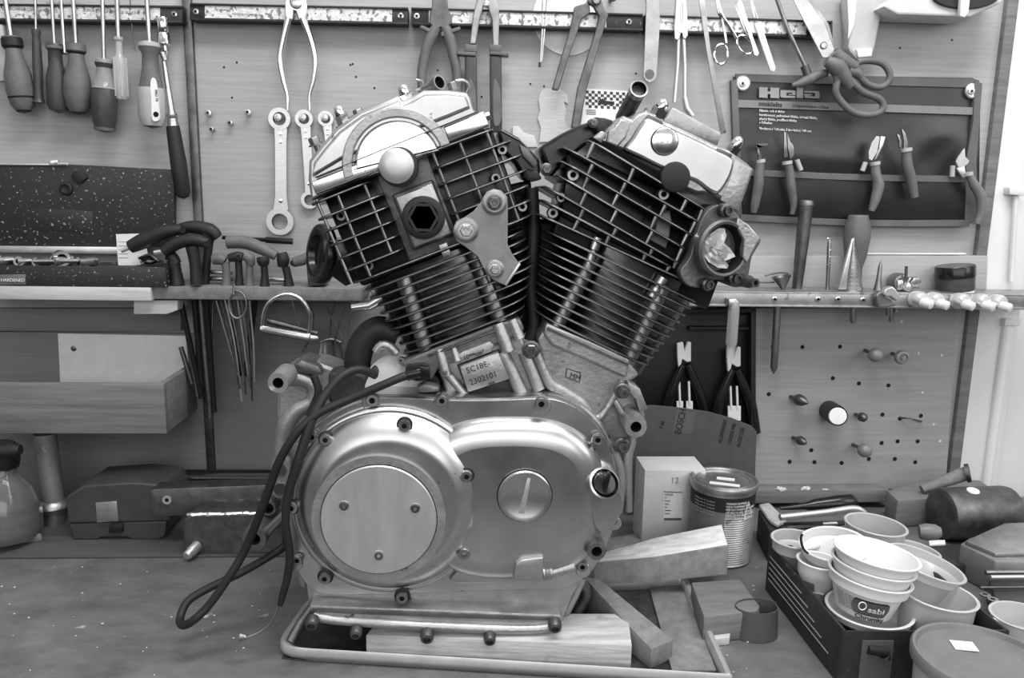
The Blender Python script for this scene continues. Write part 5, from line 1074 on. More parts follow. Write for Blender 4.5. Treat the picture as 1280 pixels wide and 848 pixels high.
m = M(); m.lp((679,717),(690,716),YG-.022,[(0,0),(0,9),(.15,9),(.2,7.5),(.4,9),(.5,7.5),(.7,9),(.8,7.5),(1,8),(1,0)],20); m.lp((690,716),(718,708),YG-.020,[(0,7),(1,7)],16); obj('threaded_outlet', m, 'cast_alu', hb_2)
# clutch cover
CX, CY = 486, 631
q = sc(CX, CY, YG-.012); R_ = 123*q
o_ = W(CX, CY, YG-.022); m = M()
m.lathe(o_+V((0,.018,0)), AX, [(R_*1.0,0),(R_*1.0,.008),(R_*.985,.0115),(R_*.955,.0125),(R_*.94,.0120),(R_*.925,.0140),(R_*.87,.0215),(R_*.80,.027),(R_*.73,.0305),(R_*.69,.0315),(R_*.66,.031),(R_*.62,.031),(0,.031)], 96)
cl_ = obj('clutch_cover', m, 'cover_alu', cc, 0, ang=60)
q2 = sc(474,648,YG-.045); dc = W(474,648.5,YG-.036)
m = M(); m.ring(dc+V((0,.003,0)), AX, 73.6*q2, 84*q2, .0062, 80); m.ring(dc+V((0,.0025,0)), AX, 72*q2, 74.8*q2, .0050, 80, 1); obj('disc_rim', m, ['cast_alu','deep_black'], cl_)
m = M(); m.lathe(dc, AX, [(0,0),(72.4*q2,0),(72.4*q2,.0045),(71*q2,.0056),(0,.0056)], 90); di = obj('access_disc', m, 'disc_alu', cl_)
for x, y in ((430,633),(519,636),(473.5,695)):
    q3 = sc(x,y,-.48); m = M(); m.lathe(W(x,y,YG-.0415), AX, [(6.6*q3,0),(6.6*q3,.0008),(5.4*q3,.0009)], 20); m.lathe(W(x,y,YG-.0416), AX, [(5.4*q3,.0),(5.2*q3,.0017),(2.6*q3,.0020),(2.2*q3,.0006),(0,.0006)], 18, 1); obj('disc_screw', m, ['polish_alu','steel_dark'], di)
for x, y in ((408,548),(506,530.5),(583,593.5),(580,690),(503,744.5),(407,720.5),(366,633)):
    q3 = sc(x,y,-.455); d_ = V((x-CX, y-CY)).length/123; h_ = .0215+(.87-d_)*.075; yb_ = YG-.004-h_+.0015; m = M(); m.lathe(W(x,y,yb_), AX, [(10*q3,0),(10*q3,.0016),(8.4*q3,.002)], 24, 1); m.lathe(W(x,y,yb_), AX, [(7.6*q3,.001),(7.6*q3,.006),(6.8*q3,.0072),(3.2*q3,.0072),(2.8*q3,.003),(0,.003)], 18, [0,0,0,1,1]); obj('bolt', m, ['steel_dull','black'], cl_)
for x, y, r in ((391,544.5,8),(466,499,9),(552.5,499.5,8),(676,503.5,9),(746,548,8),(765,648,7),(727,706,7.5),(373,698,7)):
    q3 = sc(x,y,-.45); m = M(); m.lathe(W(x,y,YG+.005), AX, [(r*1.3*q3,0),(r*1.3*q3,.014),(r*1.15*q3,.0155)], 24); obj('bolt_boss', m, 'cover_alu', cc)
    socket_bolt(x, y, YG-.010, r*.92, .007, cc)
q3 = sc(655,619,-.465); m = M(); m.lathe(W(655.5,619,YG-.024), AX, [(35*q3,0),(35*q3,.003),(34*q3,.0035)], 48, 1); m.lathe(W(655.5,619,YG-.025), AX, [(33.6*q3,0),(33.6*q3,.005),(32*q3,.0062),(27*q3,.0058),(24*q3,.0046),(0,.0042)], 60); tc_ = obj('timing_cap', m, ['cover_alu','deep_black'], cc)
m = M(); m.px([(659.5,597),(664,598),(655.5,643),(648,642)], YG-.0300, .002); obj('slot', m, 'satin_steel', tc_, .0004)
# oil filler on right edge
m = M(); m.loft(cpx([(733,590),(748,580),(764,592),(776,612),(778,628),(766,650),(748,660),(736,648),(731,620)],4), YG-.006, [(.001,.010),(.004,.020)], t=.01); of = obj('oil_filler', m, 'cover_alu', cc, 0, ang=60)
m = M(); fa = V((.25,-.8,.55)).normalized(); fc = W(755,605,YG-.026); m.lathe(fc-fa*.010, fa, [(.016,0),(.0172,.008),(.0170,.012),(.0150,.013),(.0145,.007),(0,.007)], 36, [0,0,0,1,1]); obj('filler_neck', m, ['cover_alu','deep_black'], of)
m = M(); m.lathe(fc-fa*.004, fa, [(0,0),(.0135,0),(.0135,.005),(.012,.007),(0,.007)], 30); m.box(fc+fa*.007, .004, .006, .022, R=Matrix.Rotation(.2,3,'Y')); obj('filler_cap', m, 'black_gloss', of, .0008)
# ---- oil pan
m = M(); m.loft([(383,722),(420,716),(560,716),(690,716),(727,722),(716,740),(706,765),(700,778),(690,785),(640,788),(540,783),(440,778),(398,772),(388,762)], YG-.001, [(.0,.003),(.001,.005)], t=.15); pan = obj('oil_pan', m, 'cast_alu', E, 0, ang=30)
m = M(); m.px([(386,757),(702,769),(703,777),(690,784),(640,787),(540,783),(440,778),(398,772),(388,766)], -.468, .04); obj('pan_ledge', m, 'cast_alu', pan, .0025)
m = M(); m.tpx([(392,769),(404,773),(440,777),(540,783),(640,787),(686,785),(697,777)], -.470, [4,6,6,6.5,6.5,6,5], 14, k=4); obj('pan_rim', m, 'cast_alu', pan)
m = M(); m.px([(390,760),(560,766),(698,772),(698,777),(560,773),(390,766)], -.4685, .002); obj('pan_line', m, 'cast_dark', pan, .0006)
m = M(); m.px([(373,706),(378,702),(380,722),(383,735),(376,735),(372,722)], YG, .02); obj('pan_tab', m, 'cast_alu', pan, .001); m = M(); m.tpx([(727,722),(720,740),(710,760),(705,772)], YG+.01, [7,6,6,5], 12, k=3); obj('pan_lug', m, 'cast_alu', pan, .001)
for x, y, r in ((391,774,8),(446,786,7),(534,791,8),(612,794,7),(693,778,8)):
    m = M(); q3 = sc(x,y,-.445); m.lathe(W(x,y,-.474), (0,-1,-.25), [(r*q3,0),(r*1.05*q3,.006),(r*.9*q3,.010),(r*.55*q3,.011),(r*.5*q3,.007),(0,.007)], 18); obj('pan_bolt', m, 'steel_dark', pan)
m = M(); m.px([(722,722),(735,730),(722,770),(716,775),(710,765)], YG+.04, .02); m.tpx([(724,724),(733,745),(716,775)], YG+.035, [8,6,5], 12, k=3); obj('drain_arm', m, 'cast_dark', pan, .002)
# ---- hoses (move with the engine)
m = M(); m.tpx([(534,467),(508,470),(480,481),(440,498),(400,516),(372,540),(350,575),(336,612),(322,650),(305,690),(286,722),(262,756),(244,774),(230,782),(225,774),(235,752),(262,735),(300,717),(330,700),(352,686),(362,675)],
    [-.44,-.45,-.455,-.455,-.46,-.465,-.465,-.46,-.455,-.45,-.455,-.46,-.465,-.46,-.445,-.43,-.42,-.41,-.40,-.39,-.37], 5.4, 12, k=6); cb_ = obj('cable', m, 'rubber', E)
m = M(); m.tpx([(508,470),(530,464)], -.449, 7, 12); m.px([(524,458),(536,459),(538,474),(526,474)], -.455, .015); obj('cable_plug', m, 'black_gloss', cb_, .001)
m = M(); m.tpx([(470,470),(450,462),(428,470),(408,492),(392,520),(382,548),(372,580),(361,615),(357,650),(362,690),(360,718),(354,742),(350,757)],
    [-.42,-.43,-.44,-.45,-.46,-.465,-.468,-.468,-.468,-.465,-.463,-.462,-.462], [5,5.5,5.5,5.5,6,6,6,5.5,5,5,5,4.5,3.6], 12, k=5); h2 = obj('cable', m, 'rubber', E)
m = M(); m.tpx([(350,752),(340,776),(325,790),(306,798)], [-.462,-.463,-.464,-.465], 1.5, 8, k=4); m.tpx([(308,797),(300,796)], -.465, [3,5.5], 12); obj('wire_end', m, 'steel_dull', h2)
m = M(); m.tpx([(392,470),(398,490),(390,512),(385,520)], -.43, 5, 12, k=4); obj('cable', m, 'rubber', E)
m = M(); m.lathe(W(408,318,-.30), (-.8,-.5,.1), [(0,0),(.034,0),(.036,.006),(.034,.012),(.022,.014),(.020,.006),(0,.006)], 36); m.px([(404,300),(440,300),(450,350),(432,358),(414,345),(402,325)], -.33, .05); obj('exhaust_flange', m, 'black_gloss', E, .001)
m = M(); m.tpx([(440,385),(462,382),(478,372)], -.40, [5,6,7], 12); obj('drain_pipe', m, 'steel', E)
# ================================================================== UNDER AND BESIDE THE ENGINE
t = thing('drip_tray', 'shallow metal drip tray with rolled rim under the engine', 'tray')
c_ = [WZ(352,812,.012), WZ(905,846,.012), WZ(852,726,.012), WZ(398,745,.012)]
for v in c_: v.z = 0
fl = [c_[0].copy(), c_[1].copy(), c_[2].copy(), c_[3].copy()]
m = M(); n_ = len(fl); m.add([v+V((0,0,.0006)) for v in fl]+[v+V((0,0,.0022)) for v in fl], [[3,2,1,0],[4,5,6,7],[0,1,5,4],[1,2,6,5],[2,3,7,6],[3,0,4,7]]); obj('tray_floor', m, 'steel_dark', t)
rim = []
cen = sum(fl, V())/4
for i in range(4):
    a, b, c = fl[i-1], fl[i], fl[(i+1)%4]; d1 = (a-b).normalized(); d2 = (c-b).normalized(); r_ = .03 if i in (0,3) else .004
    for k in range(6):
        s = k/5; rim.append((b+d1*r_)*(1-s)**2+b*2*s*(1-s)+(b+d2*r_)*s*s)
m = M(); nr = len(rim); prof_ = [(-.002,.0008),(0,.013),(.002,.0158),(.006,.0165),(.009,.014),(.0098,.009),(.009,.005)]
for off, z in prof_:
    for p in rim:
        d = (p-cen); d.z = 0; m.v.append(p+d.normalized()*off+V((0,0,z)))
for j in range(len(prof_)-1):
    for i in range(nr): k = (i+1)%nr; m.f.append([j*nr+i,j*nr+k,(j+1)*nr+k,(j+1)*nr+i]); m.mi.append(0)
o = obj('tray_rim', m, 'light_metal', t); sm = o.modifiers.new('t','SOLIDIFY'); sm.thickness = .0012
m = M(); m.tpx([(392,756),(376,778),(362,803)], [-.45,-.46,-.475], 5.5, 12); obj('corner_rod', m, 'steel_dark', t)
# wood under the engine
m = M(); m.slab([(457,794),(790,795+12),(785,767),(640,767),(480,782-14)], .034, .0024); 
tag(obj('wood_beam', m, 'pine_fresh', None, .0015), 'long fresh pale wood beam in the tray carrying the engine', 'wood beam')
m = M(); m.slab([(700,790),(780,800),(772,772),(705,768)], .0, -.0)
m = M(); m.slab([(728,720),(750,724),(842,800),(814,826-14)], [.05,.05,.026,.026], .0024); tag(obj('wood_bar', m, 'grey_wood', None, .0015), 'grey wood bar sloping down towards the tray corner', 'wood bar')
m = M(); m.slab([(745,694),(905,655),(910,682),(748,716)], [.040,.062,.060,.036], [.006,.02,.02,.006]); m2_ = m
m = M(); m.v = []; m.add([W(750,692,-.28), W(820,672,-.28), W(903,655,-.28), W(742,704,-.325), W(820,697,-.325), W(911,682,-.325), W(742,732,-.335), W(820,728,-.335), W(909,719,-.335), W(750,700,-.28), W(820,694,-.28), W(903,684,-.28)], [[0,1,4,3],[1,2,5,4]], 1); m.add(m.v[:12], [[3,4,7,6],[4,5,8,7],[6,7,10,9],[7,8,11,10],[0,9,10,1],[1,10,11,2],[0,3,6,9],[2,11,8,5]], 0); tag(obj('wood_wedge', m, ['grey_wood','split_wood'], None, .0015), 'split wood wedge with pale rough top lying right of the engine', 'wood wedge')
m = M(); m.slab([(790,700),(850,670),(903,654),(908,676),(842,704),(742,722)], .0, 0)
m = M(); m.slab([(812,736),(852,728),(896,838),(840,838)], .006, .0024); tag(obj('flat_board', m, 'grey_wood', None, .001), 'flat stained board lying in the right of the tray', 'board')
m = M(); m.slab([(795,757),(803,755),(822,790),(812,792)], .009, .0062); tag(obj('dark_peg', m, 'steel_dark', None, .001), 'thin dark peg lying on the flat board', 'peg')
m = M(); m.slab([(864,728),(925,724),(950,758),(946,764),(880,772)], .034, .0005); tag(obj('knotty_block', m, 'pine_dark', None, .002), 'short knotty wood block right of the drip tray', 'wood block')
m = M(); m.slab([(884,770),(948,770),(950,790),(886,790)], .012, .0005); 
tag(obj('small_block', M().slab([(876,782),(915,779),(912,797),(886,800)], .010, .0005), 'pine', None, .001), 'small pale wood block in front of the knotty block', 'wood block')
m = M(); cc_ = WZ(948,800,0); pts = []
for k in range(26):
    a = .4+k*.25; r_ = .030-.0002*k; pts.append((r_*math.cos(a), r_*math.sin(a)*.7))
for k, (x, y) in enumerate(pts):
    for zz, rr in ((.0006,1),(.036,.92),(.036,.88),(.0006,.96)): m.v.append(cc_+V((x*rr, y*rr+.01, zz)))
for k in range(len(pts)-1):
    for j in range(4): l = (j+1)%4; m.f.append([4*k+j, 4*k+l, 4*k+4+l, 4*k+4+j]); m.mi.append(0)
m.f += [[0,1,2,3],[4*len(pts)-1,4*len(pts)-2,4*len(pts)-3,4*len(pts)-4]]; m.mi += [0,0]
tag(obj('curled_sandpaper', m, 'disc_grey', None), 'curled dark strip of abrasive paper standing by the cardboard tray', 'sandpaper')
m = M(); m.slab([(746,676),(820,662),(826,668),(760,690)], .012, .0005); tag(obj('thin_stick', m, 'grey_wood', None, .001), 'thin dark stick of wood in front of the white box', 'stick')
# white box
t = thing('cardboard_box', 'tall pale cardboard box with printed label beside the paint can', 'box')
BY = -.19
m = M(); A = WZ(803,668,.0005); a = W(814,583,BY); b0 = W(880,586,BY); z0 = .0006
m = M(); ztop_ = W(806,588,BY).z; xl, xr2 = W(804,630,BY).x, W(880,630,BY).x
m.box(((xl+xr2)/2, BY+.03, (ztop_+z0)/2), xr2-xl, .06, ztop_-z0, 0); obj('carton', m, 'card_box', t, .0012)
m = M(); m.px([(829,615),(853,616),(853,652),(829,652)], BY-.0006, .0004); obj('label', m, 'paper', t)
m = M(); m.px([(830,648),(852,648),(852,651),(830,651)], BY-.001, .0003); m.px([(829,614.5),(853,615.5),(853,616.5),(829,615.5)], BY-.001, .0003)
for j in range(6): m.px([(831,622+j*4),(833+((j*5)%7),622+j*4),(833+((j*5)%7),623+j*4),(831,623+j*4)], BY-.001, .0003)
obj('small_print', m, 'print_mid', t); text('12', 838, 604, BY-.0006, 8, 'print_grey', t)
text('MODEL', 831, 619.5, BY-.001, 2.4, 'print_mid', t)
# paint can
CYY = -.215; cz = WZ(902,712,0)
def zat(px, py, Y): return W(px, py, Y).z
cx_ = W(902,640,CYY-0).x; cw = .0455; zc = zat(902,598,CYY)
t = thing('paint_can', 'round metal paint can with ridged bare sides and dark printed band', 'paint can')
cc0 = V((cx_, CYY, .0006)); H_ = zc
m = M(); pr = [(0,0),(cw*.93,0),(cw*.97,.003)]
k_ = 22
for i in range(k_):
    z = .005+(H_*.66-.005)*i/k_; pr += [(cw*.930,z),(cw*.958,z+(H_*.66-.005)/k_*.5)]
pr += [(cw*.95,H_*.67),(cw*.95,H_-.008)]
m.lathe(cc0, (0,0,1), pr+[(0,H_-.008)], 56); obj('ridged_body', m, 'galv', t, 0, ang=14)
def wrap(a0, a1, z0, z1, mt, name, r=None, n=16):
    r = r or cw*.962; m = M(); 
    for i in range(n+1):
        a = math.radians(a0+(a1-a0)*i/n)
        for rr, z in ((r,z0),(r,z1),(r-.0012,z1),(r-.0012,z0)): m.v.append(cc0+V((math.cos(a)*rr, math.sin(a)*rr, z)))
    for i in range(n):
        for j in range(4): l = (j+1)%4; m.f.append([4*i+j,4*i+4+j,4*i+4+l,4*i+l]); m.mi.append(0)
    m.f += [[0,1,2,3],[4*n+3,4*n+2,4*n+1,4*n]]; m.mi += [0,0]; return obj(name, m, mt, t)
wrap(130,350,H_*.70,H_-.014,'print_dark','dark_band'); wrap(120,257,.012,H_*.70,'plastic_mid','faded_label'); 
def can_text(s_, deg, z, h, mt, r=cw*.966, st=1):
    f = lambda x, y, zz: cc0+V((math.cos(math.radians(deg)+x/r)*(r+zz), math.sin(math.radians(deg)+x/r)*(r+zz), z+y))
    text(s_, 902, 640, CYY, h, mt, t, 'lettering', ext=.0003, stretch=st, fn=f)
for j, s_ in enumerate(('WARNING FLAMMABLE','HIGHLY FLAMMABLE LIQUID','KEEP OUT OF REACH OF CHILDREN','USE ONLY IN WELL VENTILATED','AREAS. DO NOT BREATHE VAPOUR','FOR PROFESSIONAL USE ONLY')):
    can_text(s_, 258, H_-.022-j*.0042, 2.6, 'print_light', st=.72)
for j in range(5): can_text('mixing ratio 4:1 hardener', 196, H_-.022-j*.0045, 2.6, 'print_grey', st=.8)
m = M(); 
def cpt(deg, z, r=cw*.968): a = math.radians(deg); return cc0+V((math.cos(a)*r, math.sin(a)*r, z))
m.tube([cpt(293,H_-.044), cpt(302,H_-.020), cpt(315,H_-.044), cpt(293,H_-.044)], .0006, 6); obj('warning_triangle', m, 'print_light', t)
m = M(); m.lathe(cc0+V((0,0,H_-.010)), (0,0,1), [(0,0),(cw*.97,0),(cw*1.01,.001),(cw*1.03,.004),(cw*1.03,.008),(cw*1.0,.010),(cw*.95,.0095),(cw*.93,.007),(cw*.84,.0065),(cw*.82,.0085),(cw*.78,.0085),(cw*.76,.0065),(0,.0065)], 60); ld = obj('lid', m, 'galv', t)
for (x, y, a, b) in ((.004,.004,.024,.010),(-.004,-.016,.040,.009)): m = M(); m.box(cc0+V((x,y,H_-.0032)), a, b, .0005, -.35); obj('paper_label', m, 'label_clean', t)
# ---- ledge objects right of the can
t = thing('cartridge_box', 'black tube carton with fluffy pale top behind the cups', 'carton')
m = M(); m.slab([(948,638),(968,633),(986,660),(962,664)], .045, .0005); obj('carton', m, 'card_dark', t, .001)
m = M(); m.slab([(948,630),(962,628),(984,650),(972,656),(962,650)], .052, .0455); obj('white_flap', m, 'rag', t, .003)
t = thing('hacksaw', 'hacksaw with bent pale steel frame and dark handle on the ledge', 'hacksaw')
m = M(); m.tpx([(975,647),(1030,641),(1065,636),(1078,640),(1084,650),(1080,658)], [-.24,-.235,-.23,-.23,-.23,-.24], 4.2, 10, k=5); obj('frame', m, 'satin_steel', t)
m = M(); m.px([(980,654),(1082,650),(1082,655),(980,658)], -.245, .0015); obj('blade', m, 'steel_dull', t)
m = M(); m.lp((975,636),(1072,627),-.21,[(0,2),(.3,4),(.45,8),(.75,10),(.92,10),(.98,6),(1,0)],18); obj('handle', m, 'black_gloss', t)
t = thing('thin_brush', 'slim dark brush lying across in front of the hacksaw', 'brush'); m = M(); m.lp((985,662),(1060,655),-.26,[(0,0),(0,1.6),(.6,2.6),(1,1.4),(1,0)],10); obj('handle', m, 'black_gloss', t); m = M(); m.tpx([(1028,656),(1046,655)],-.262,3.0,10); obj('ferrule', m, 'chrome', t)
# ---- mallets
def blockthing(name, lab, cat, pts, z1, z0, mt, bev=.002): return tag(obj(name, M().slab(pts, z1, z0), mt, None, bev), lab, cat)
t = thing('wooden_mallet', 'wooden block mallet behind the round steel one at right', 'mallet')
m = M(); m.slab([(1108,613),(1122,626),(1250,618),(1225,600),(1165,598)], .045, .0005); obj('head', m, 'pine_dark', t, .003)
m = M(); m.lp((1152,612),(1208,592),-.10,[(0,0),(0,5),(.2,6),(.7,8),(.9,8.5),(1,8.5),(1,0)],20); obj('handle', m, 'grey_wood', t)
m = M(); m.ring(W(1207,592,-.105),(.8,-.5,.3),.010,.0145,.006,26); obj('ferrule', m, 'steel_dark', t)
t = thing('lead_mallet', 'big round dark lead mallet head lying on the bench at right', 'mallet')
q = .046; A = WZ(1177,640,.040); A = W(1182,637,-.164); B = W(1262,634,-.156); A.z = B.z = .0390
d = (B-A).normalized(); m = M(); m.lathe(A-d*.010, d, [(0,0),(.030,0),(.037,.004),(.0385,.012),(.0385,.105),(.037,.112),(.028,.117),(0,.117)], 48); obj('head', m, 'steel_dark', t)
m = M(); m.lathe(A+d*.035+V((0,-.008,.0375)), (0,-.2,1), [(.009,0),(.0085,.0015),(0,.0016)], 20); obj('paint_spot', m, 'label_clean', t)

# grey anvil-like block and tools at the right edge
t = thing('grey_steel_block', 'grey chipped steel block at the right edge of the bench', 'block')
m = M(); m.slab([(1200,680),(1212,672),(1290,655),(1330,662),(1330,704),(1245,702)], .046, .0005); obj('block', m, 'lead', t, .003)
m = M(); m.slab([(1206,676),(1255,654),(1300,652),(1330,665),(1330,690),(1245,692)], .052, .0462); obj('bright_top', m, 'cast_alu', t, .002)
blockthing('black_box', 'low dark box between the round mallet and the cups', 'box', [(1140,683),(1200,680),(1212,706),(1150,712)], .022, .0005, 'card_dark')
blockthing('label_scrap', 'tiny white paper scrap on the low dark box', 'paper', [(1161,676),(1181,675),(1182,680),(1162,681)], .0255, .0225, 'paper', .0005)
t = thing('round_stopper', 'grey oval stopper behind the cups', 'stopper'); m = M(); m.lathe(W(1147,665,-.29), (.9,-.3,.1), [(0,0),(.009,.002),(.011,.010),(.010,.022),(.006,.028),(0,.029)], 20); obj('body', m, 'plastic_mid', t)
for i, (a, b, Y, r, lab) in enumerate((((1232,716),(1300,718),-.36,3.2,'upper dark spanner end at the right bottom edge'),((1238,722),(1300,726),-.37,3,'lower steel spanner shaft at the right bottom edge'),((1225,735),(1295,750),-.38,2.2,'thin bent tool shaft under the spanners'))):
    m = M(); A = W(*a, Y); B = W(*b, Y); B.z = A.z; m.tube([A,B], r*.0009, 10); on('tool_shaft', lab, 'spanner', m, ('steel_dull','satin_steel','steel_dark')[i], 0, 'tool shafts at the right edge')
m = M(); m.slab([(1236,724),(1330,724),(1330,770),(1252,772)], .030, .0005); on('low_box', 'dark low box under the tool shafts at the right edge', 'box', m, 'plastic_dark', .002)
for i, (x, y) in enumerate(((1231,745),(1241,751),(1276,762))):
    c = WZ(x,y,.0305); m = M(); m.ring(c, (0,.0,1), .0028, .0062, .002, 20); on('washer', ('upper left small washer by the spanners','lower small washer by the spanners','washer at the right edge by the spanners')[i], 'washer', m, 'steel', 0, 'washers by the spanners')
# ================================================================== CARDBOARD TRAY WITH CUPS
t = thing('cardboard_crate', 'black printed cardboard tray holding the plastic cups', 'crate')
Hc = .062; P_ = [WZ(961,681,Hc), WZ(1056,790,Hc), WZ(1262,789,Hc), WZ(1260,690,Hc)]
# make it a proper parallelogram
P_[3] = P_[0]+(P_[2]-P_[1])
def wall_(a, b, th=.003, z0=.0006, z1=Hc):
    d = (b-a); d.z = 0; n = V((-d.y, d.x, 0)).normalized()*th; m.add([V((p.x,p.y,z)) for z in (z0,z1) for p in (a,b,b+n,a+n)], [[3,2,1,0],[4,5,6,7],[0,1,5,4],[1,2,6,5],[2,3,7,6],[3,0,4,7]])
m = M()
for i in range(4): wall_(P_[i], P_[(i+1)%4])
m.add([V((p.x,p.y,.0006)) for p in P_]+[V((p.x,p.y,.0035)) for p in P_], [[3,2,1,0],[4,5,6,7],[0,1,5,4],[1,2,6,5],[2,3,7,6],[3,0,4,7]])
cr_ = obj('box', m, 'card_dark', t, .0006)
m = M()
for k in range(5):
    a = P_[0]+(P_[1]-P_[0])*.04; b = P_[0]+(P_[1]-P_[0])*(.5+.09*k); off = V((-.0008,-.0008,0)); z = .050-k*.0075
    m.tube([V((a.x,a.y,z))+off, V((b.x,b.y,z))+off], .0007, 6)
obj('printed_stripes', m, 'print_grey', t)
m = M(); dfr = (P_[2]-P_[1]); a = P_[1]+dfr*.11; b = P_[1]+dfr*.30; m.add([V((p.x,p.y-.0012,z)) for z in (.004,.052) for p in (a,b)]+[V((p.x,p.y+.0002,z)) for z in (.004,.052) for p in (a,b)], [[0,1,3,2],[6,7,5,4],[0,2,6,4],[1,5,7,3],[2,3,7,6],[0,4,5,1]]); obj('printed_panel', m, 'print_mid', t)
m = M(); a = P_[1]+dfr*.145; b = P_[1]+dfr*.25; m.tube([V((a.x,a.y-.0016,.043)), V((a.x+.02,a.y-.0016,.040)), V((b.x,b.y-.0016,.034))], [.005,.006,.007], 10); obj('dark_print', m, 'print_dark', t)
def cup(name, lab, x, y, Y, r, h, rb, tilt=(0,0), mt='cup_white', rimw=.0022, lip=.006, wall=.0009, grp=None, cat='cup', depth=None, n=48, step=True):
    """open tapered cup; (x,y,Y) = centre of its rim, r = rim radius px, tilt = lean of the axis in x and y"""
    q = sc(x, y, Y); R = r*q; hb = h*q; Rb = rb*q; c = W(x, y, Y); ax = V((tilt[0], tilt[1], 1)).normalized(); o = c-ax*hb
    Ru = R-rimw
    pr = [(0,0),(Rb*.96,0),(Rb,.0015)]
    if step: pr += [(Rb+(Ru-Rb)*.62, hb*.66),(Ru*.985,hb*.70),(Ru*.99,hb-lip)]
    pr += [(Ru,hb-.003),(R,hb-.0025),(R+.0004,hb-.0008),(R-.0006,hb),(Ru-wall,hb-.0006)]
    if step: pr += [(Ru*.985-wall,hb*.72),(Rb+(Ru-Rb)*.6-wall,hb*.66)]
    pr += [(Rb-wall,.003),(0,.003)]
    t = thing(name, lab, cat, grp); m = M(); m.lathe(o, ax, pr, n); obj('shell', m, mt, t, 0, ang=50); return t, o, ax, R, Rb, hb
g = 'plastic cups in the cardboard tray'
def cuptext(t, o, ax, r0, r1, hb, s_, deg, zf, hm, mt, bold=0, st=1, name='lettering'):
    a_, b_, ax = frame(ax); e1 = V((1,0,0)); e1 = (e1-ax*e1.dot(ax)).normalized(); e2 = ax.cross(e1)
    def f(x, y, z):
        r = r0+(r1-r0)*(zf*hb+y)/hb; th = math.radians(deg)+x/r
        return o+ax*(zf*hb+y)+(e1*math.cos(th)+e2*math.sin(th))*(r+.0006+z)
    text(s_, 1090, 760, -.42, hm, mt, t, name, ext=.0003, bold=bold, stretch=st, fn=f)
def badge(t, o, ax, r0, r1, hb, a0, a1, z0, z1, mt, name, off=.0004, n=14):
    _, _, ax = frame(ax); e1 = V((1,0,0)); e1 = (e1-ax*e1.dot(ax)).normalized(); e2 = ax.cross(e1); m = M(); N2 = 8
    # rounded rectangle patch
    for i in range(n+1):
        s = i/n; a = math.radians(a0+(a1-a0)*s); e = 1-min(s,1-s)*n/2; cut = 0 if e < 0 else (1-math.sqrt(max(0,1-e*e)))*.5
        for zz, rr in ((z0+(z1-z0)*cut*.8, off), (z1-(z1-z0)*cut*.8, off), (z1-(z1-z0)*cut*.8, -.0008), (z0+(z1-z0)*cut*.8, -.0008)):
            r = r0+(r1-r0)*zz+rr; m.v.append(o+ax*zz*hb+(e1*math.cos(a)+e2*math.sin(a))*r)
    for i in range(n):
        for j in range(4): l = (j+1)%4; m.f.append([4*i+j,4*i+4+j,4*i+4+l,4*i+l]); m.mi.append(0)
    m.f += [[0,1,2,3],[4*n+3,4*n+2,4*n+1,4*n]]; m.mi += [0,0]; obj(name, m, mt, t)
fz = (.13,.02)
cup('plastic_cup', 'grey-rimmed cup at the back left corner of the cardboard tray', 995,673,-.338, 30,50,17, (0,0), 'cup_grey', grp=g)
t_, o_, ax_, R_, Rb_, hb_ = cup('plastic_cup', 'lower white cup with dark print under the chipped-rim cup', 1024,700,-.40, 27,58,18, (.05,0), 'cup_white', grp=g)
badge(t_, o_, ax_, Rb_, R_, hb_, 205, 242, .30, .60, 'print_mid', 'printed_badge'); cuptext(t_, o_, ax_, Rb_, R_, hb_, 'chrumky', 208, .36, 5, 'print_light', .02)
t_, *_ = cup('plastic_cup', 'wide white cup with a chipped dark rim leaning to the left', 1043,679,-.39, 42,44,28, (-.12,-.10), 'cup_white', grp=g)
m = M(); c_r = W(1043,679,-.39); m.tpx([(1003,668),(1001,674),(1004,686),(1010,692)], -.405, 1.6, 6, k=3); obj('chipped_rim', m, 'print_dark', t_)
t_, o_, ax_, R_, Rb_, hb_ = cup('plastic_bowl', 'dark-printed shallow cup at the bottom of the front stack', 1087,759,-.458, 52,32,41, (.0,.0), 'cup_white', grp=g)
badge(t_, o_, ax_, Rb_, R_, hb_, 190, 312, .12, .62, 'print_dark', 'dark_wrap', n=24); cuptext(t_, o_, ax_, Rb_, R_, hb_, 'BEZLEPKOVÝ', 240, .25, 5.5, 'print_grey', .02)
lowc = cup('plastic_cup', 'white cup with printed oval badge, lowest full cup of the front stack', 1088,717,-.455, 50,48,34, fz, 'cup_white', grp=g)
t_, o_, ax_, R_, Rb_, hb_ = lowc; rt = Rb_+(R_-Rb_)*1.0
badge(t_, o_, ax_, Rb_, Rb_+(R_-Rb_)*.95, hb_, 220, 283, .16, .58, 'print_dark', 'oval_badge', .0006, 20)
badge(t_, o_, ax_, Rb_, Rb_+(R_-Rb_)*.95, hb_, 221.5, 281.5, .185, .555, 'print_mid', 'oval_badge_inner', .0009, 20)
cuptext(t_, o_, ax_, Rb_+.0008, Rb_+(R_-Rb_)*.95+.0008, hb_, 'sabi', 247, .29, 7, 'print_light', .02, 1.25)
rg = circ(1078,758,4.8,18); m = M(); m.tpx(rg+[rg[0]], -.4985, .7, 6); obj('ring_mark', m, 'print_light', t_)
cuptext(t_, o_, ax_, Rb_, Rb_+(R_-Rb_)*.95, hb_, 'Chrumky', 228, .03, 5.5, 'print_dark', .02, 1.1)
for j in range(6): cuptext(t_, o_, ax_, Rb_, Rb_+(R_-Rb_)*.95, hb_, 'zloženie výrobku a', 190+j*.4, .54-j*.07, 2.6, 'print_grey', 0, .9)
cup('plastic_cup', 'middle white cup nested in the front stack', 1092,703,-.455, 50,42,38, fz, 'cup_white', grp=g, step=False)
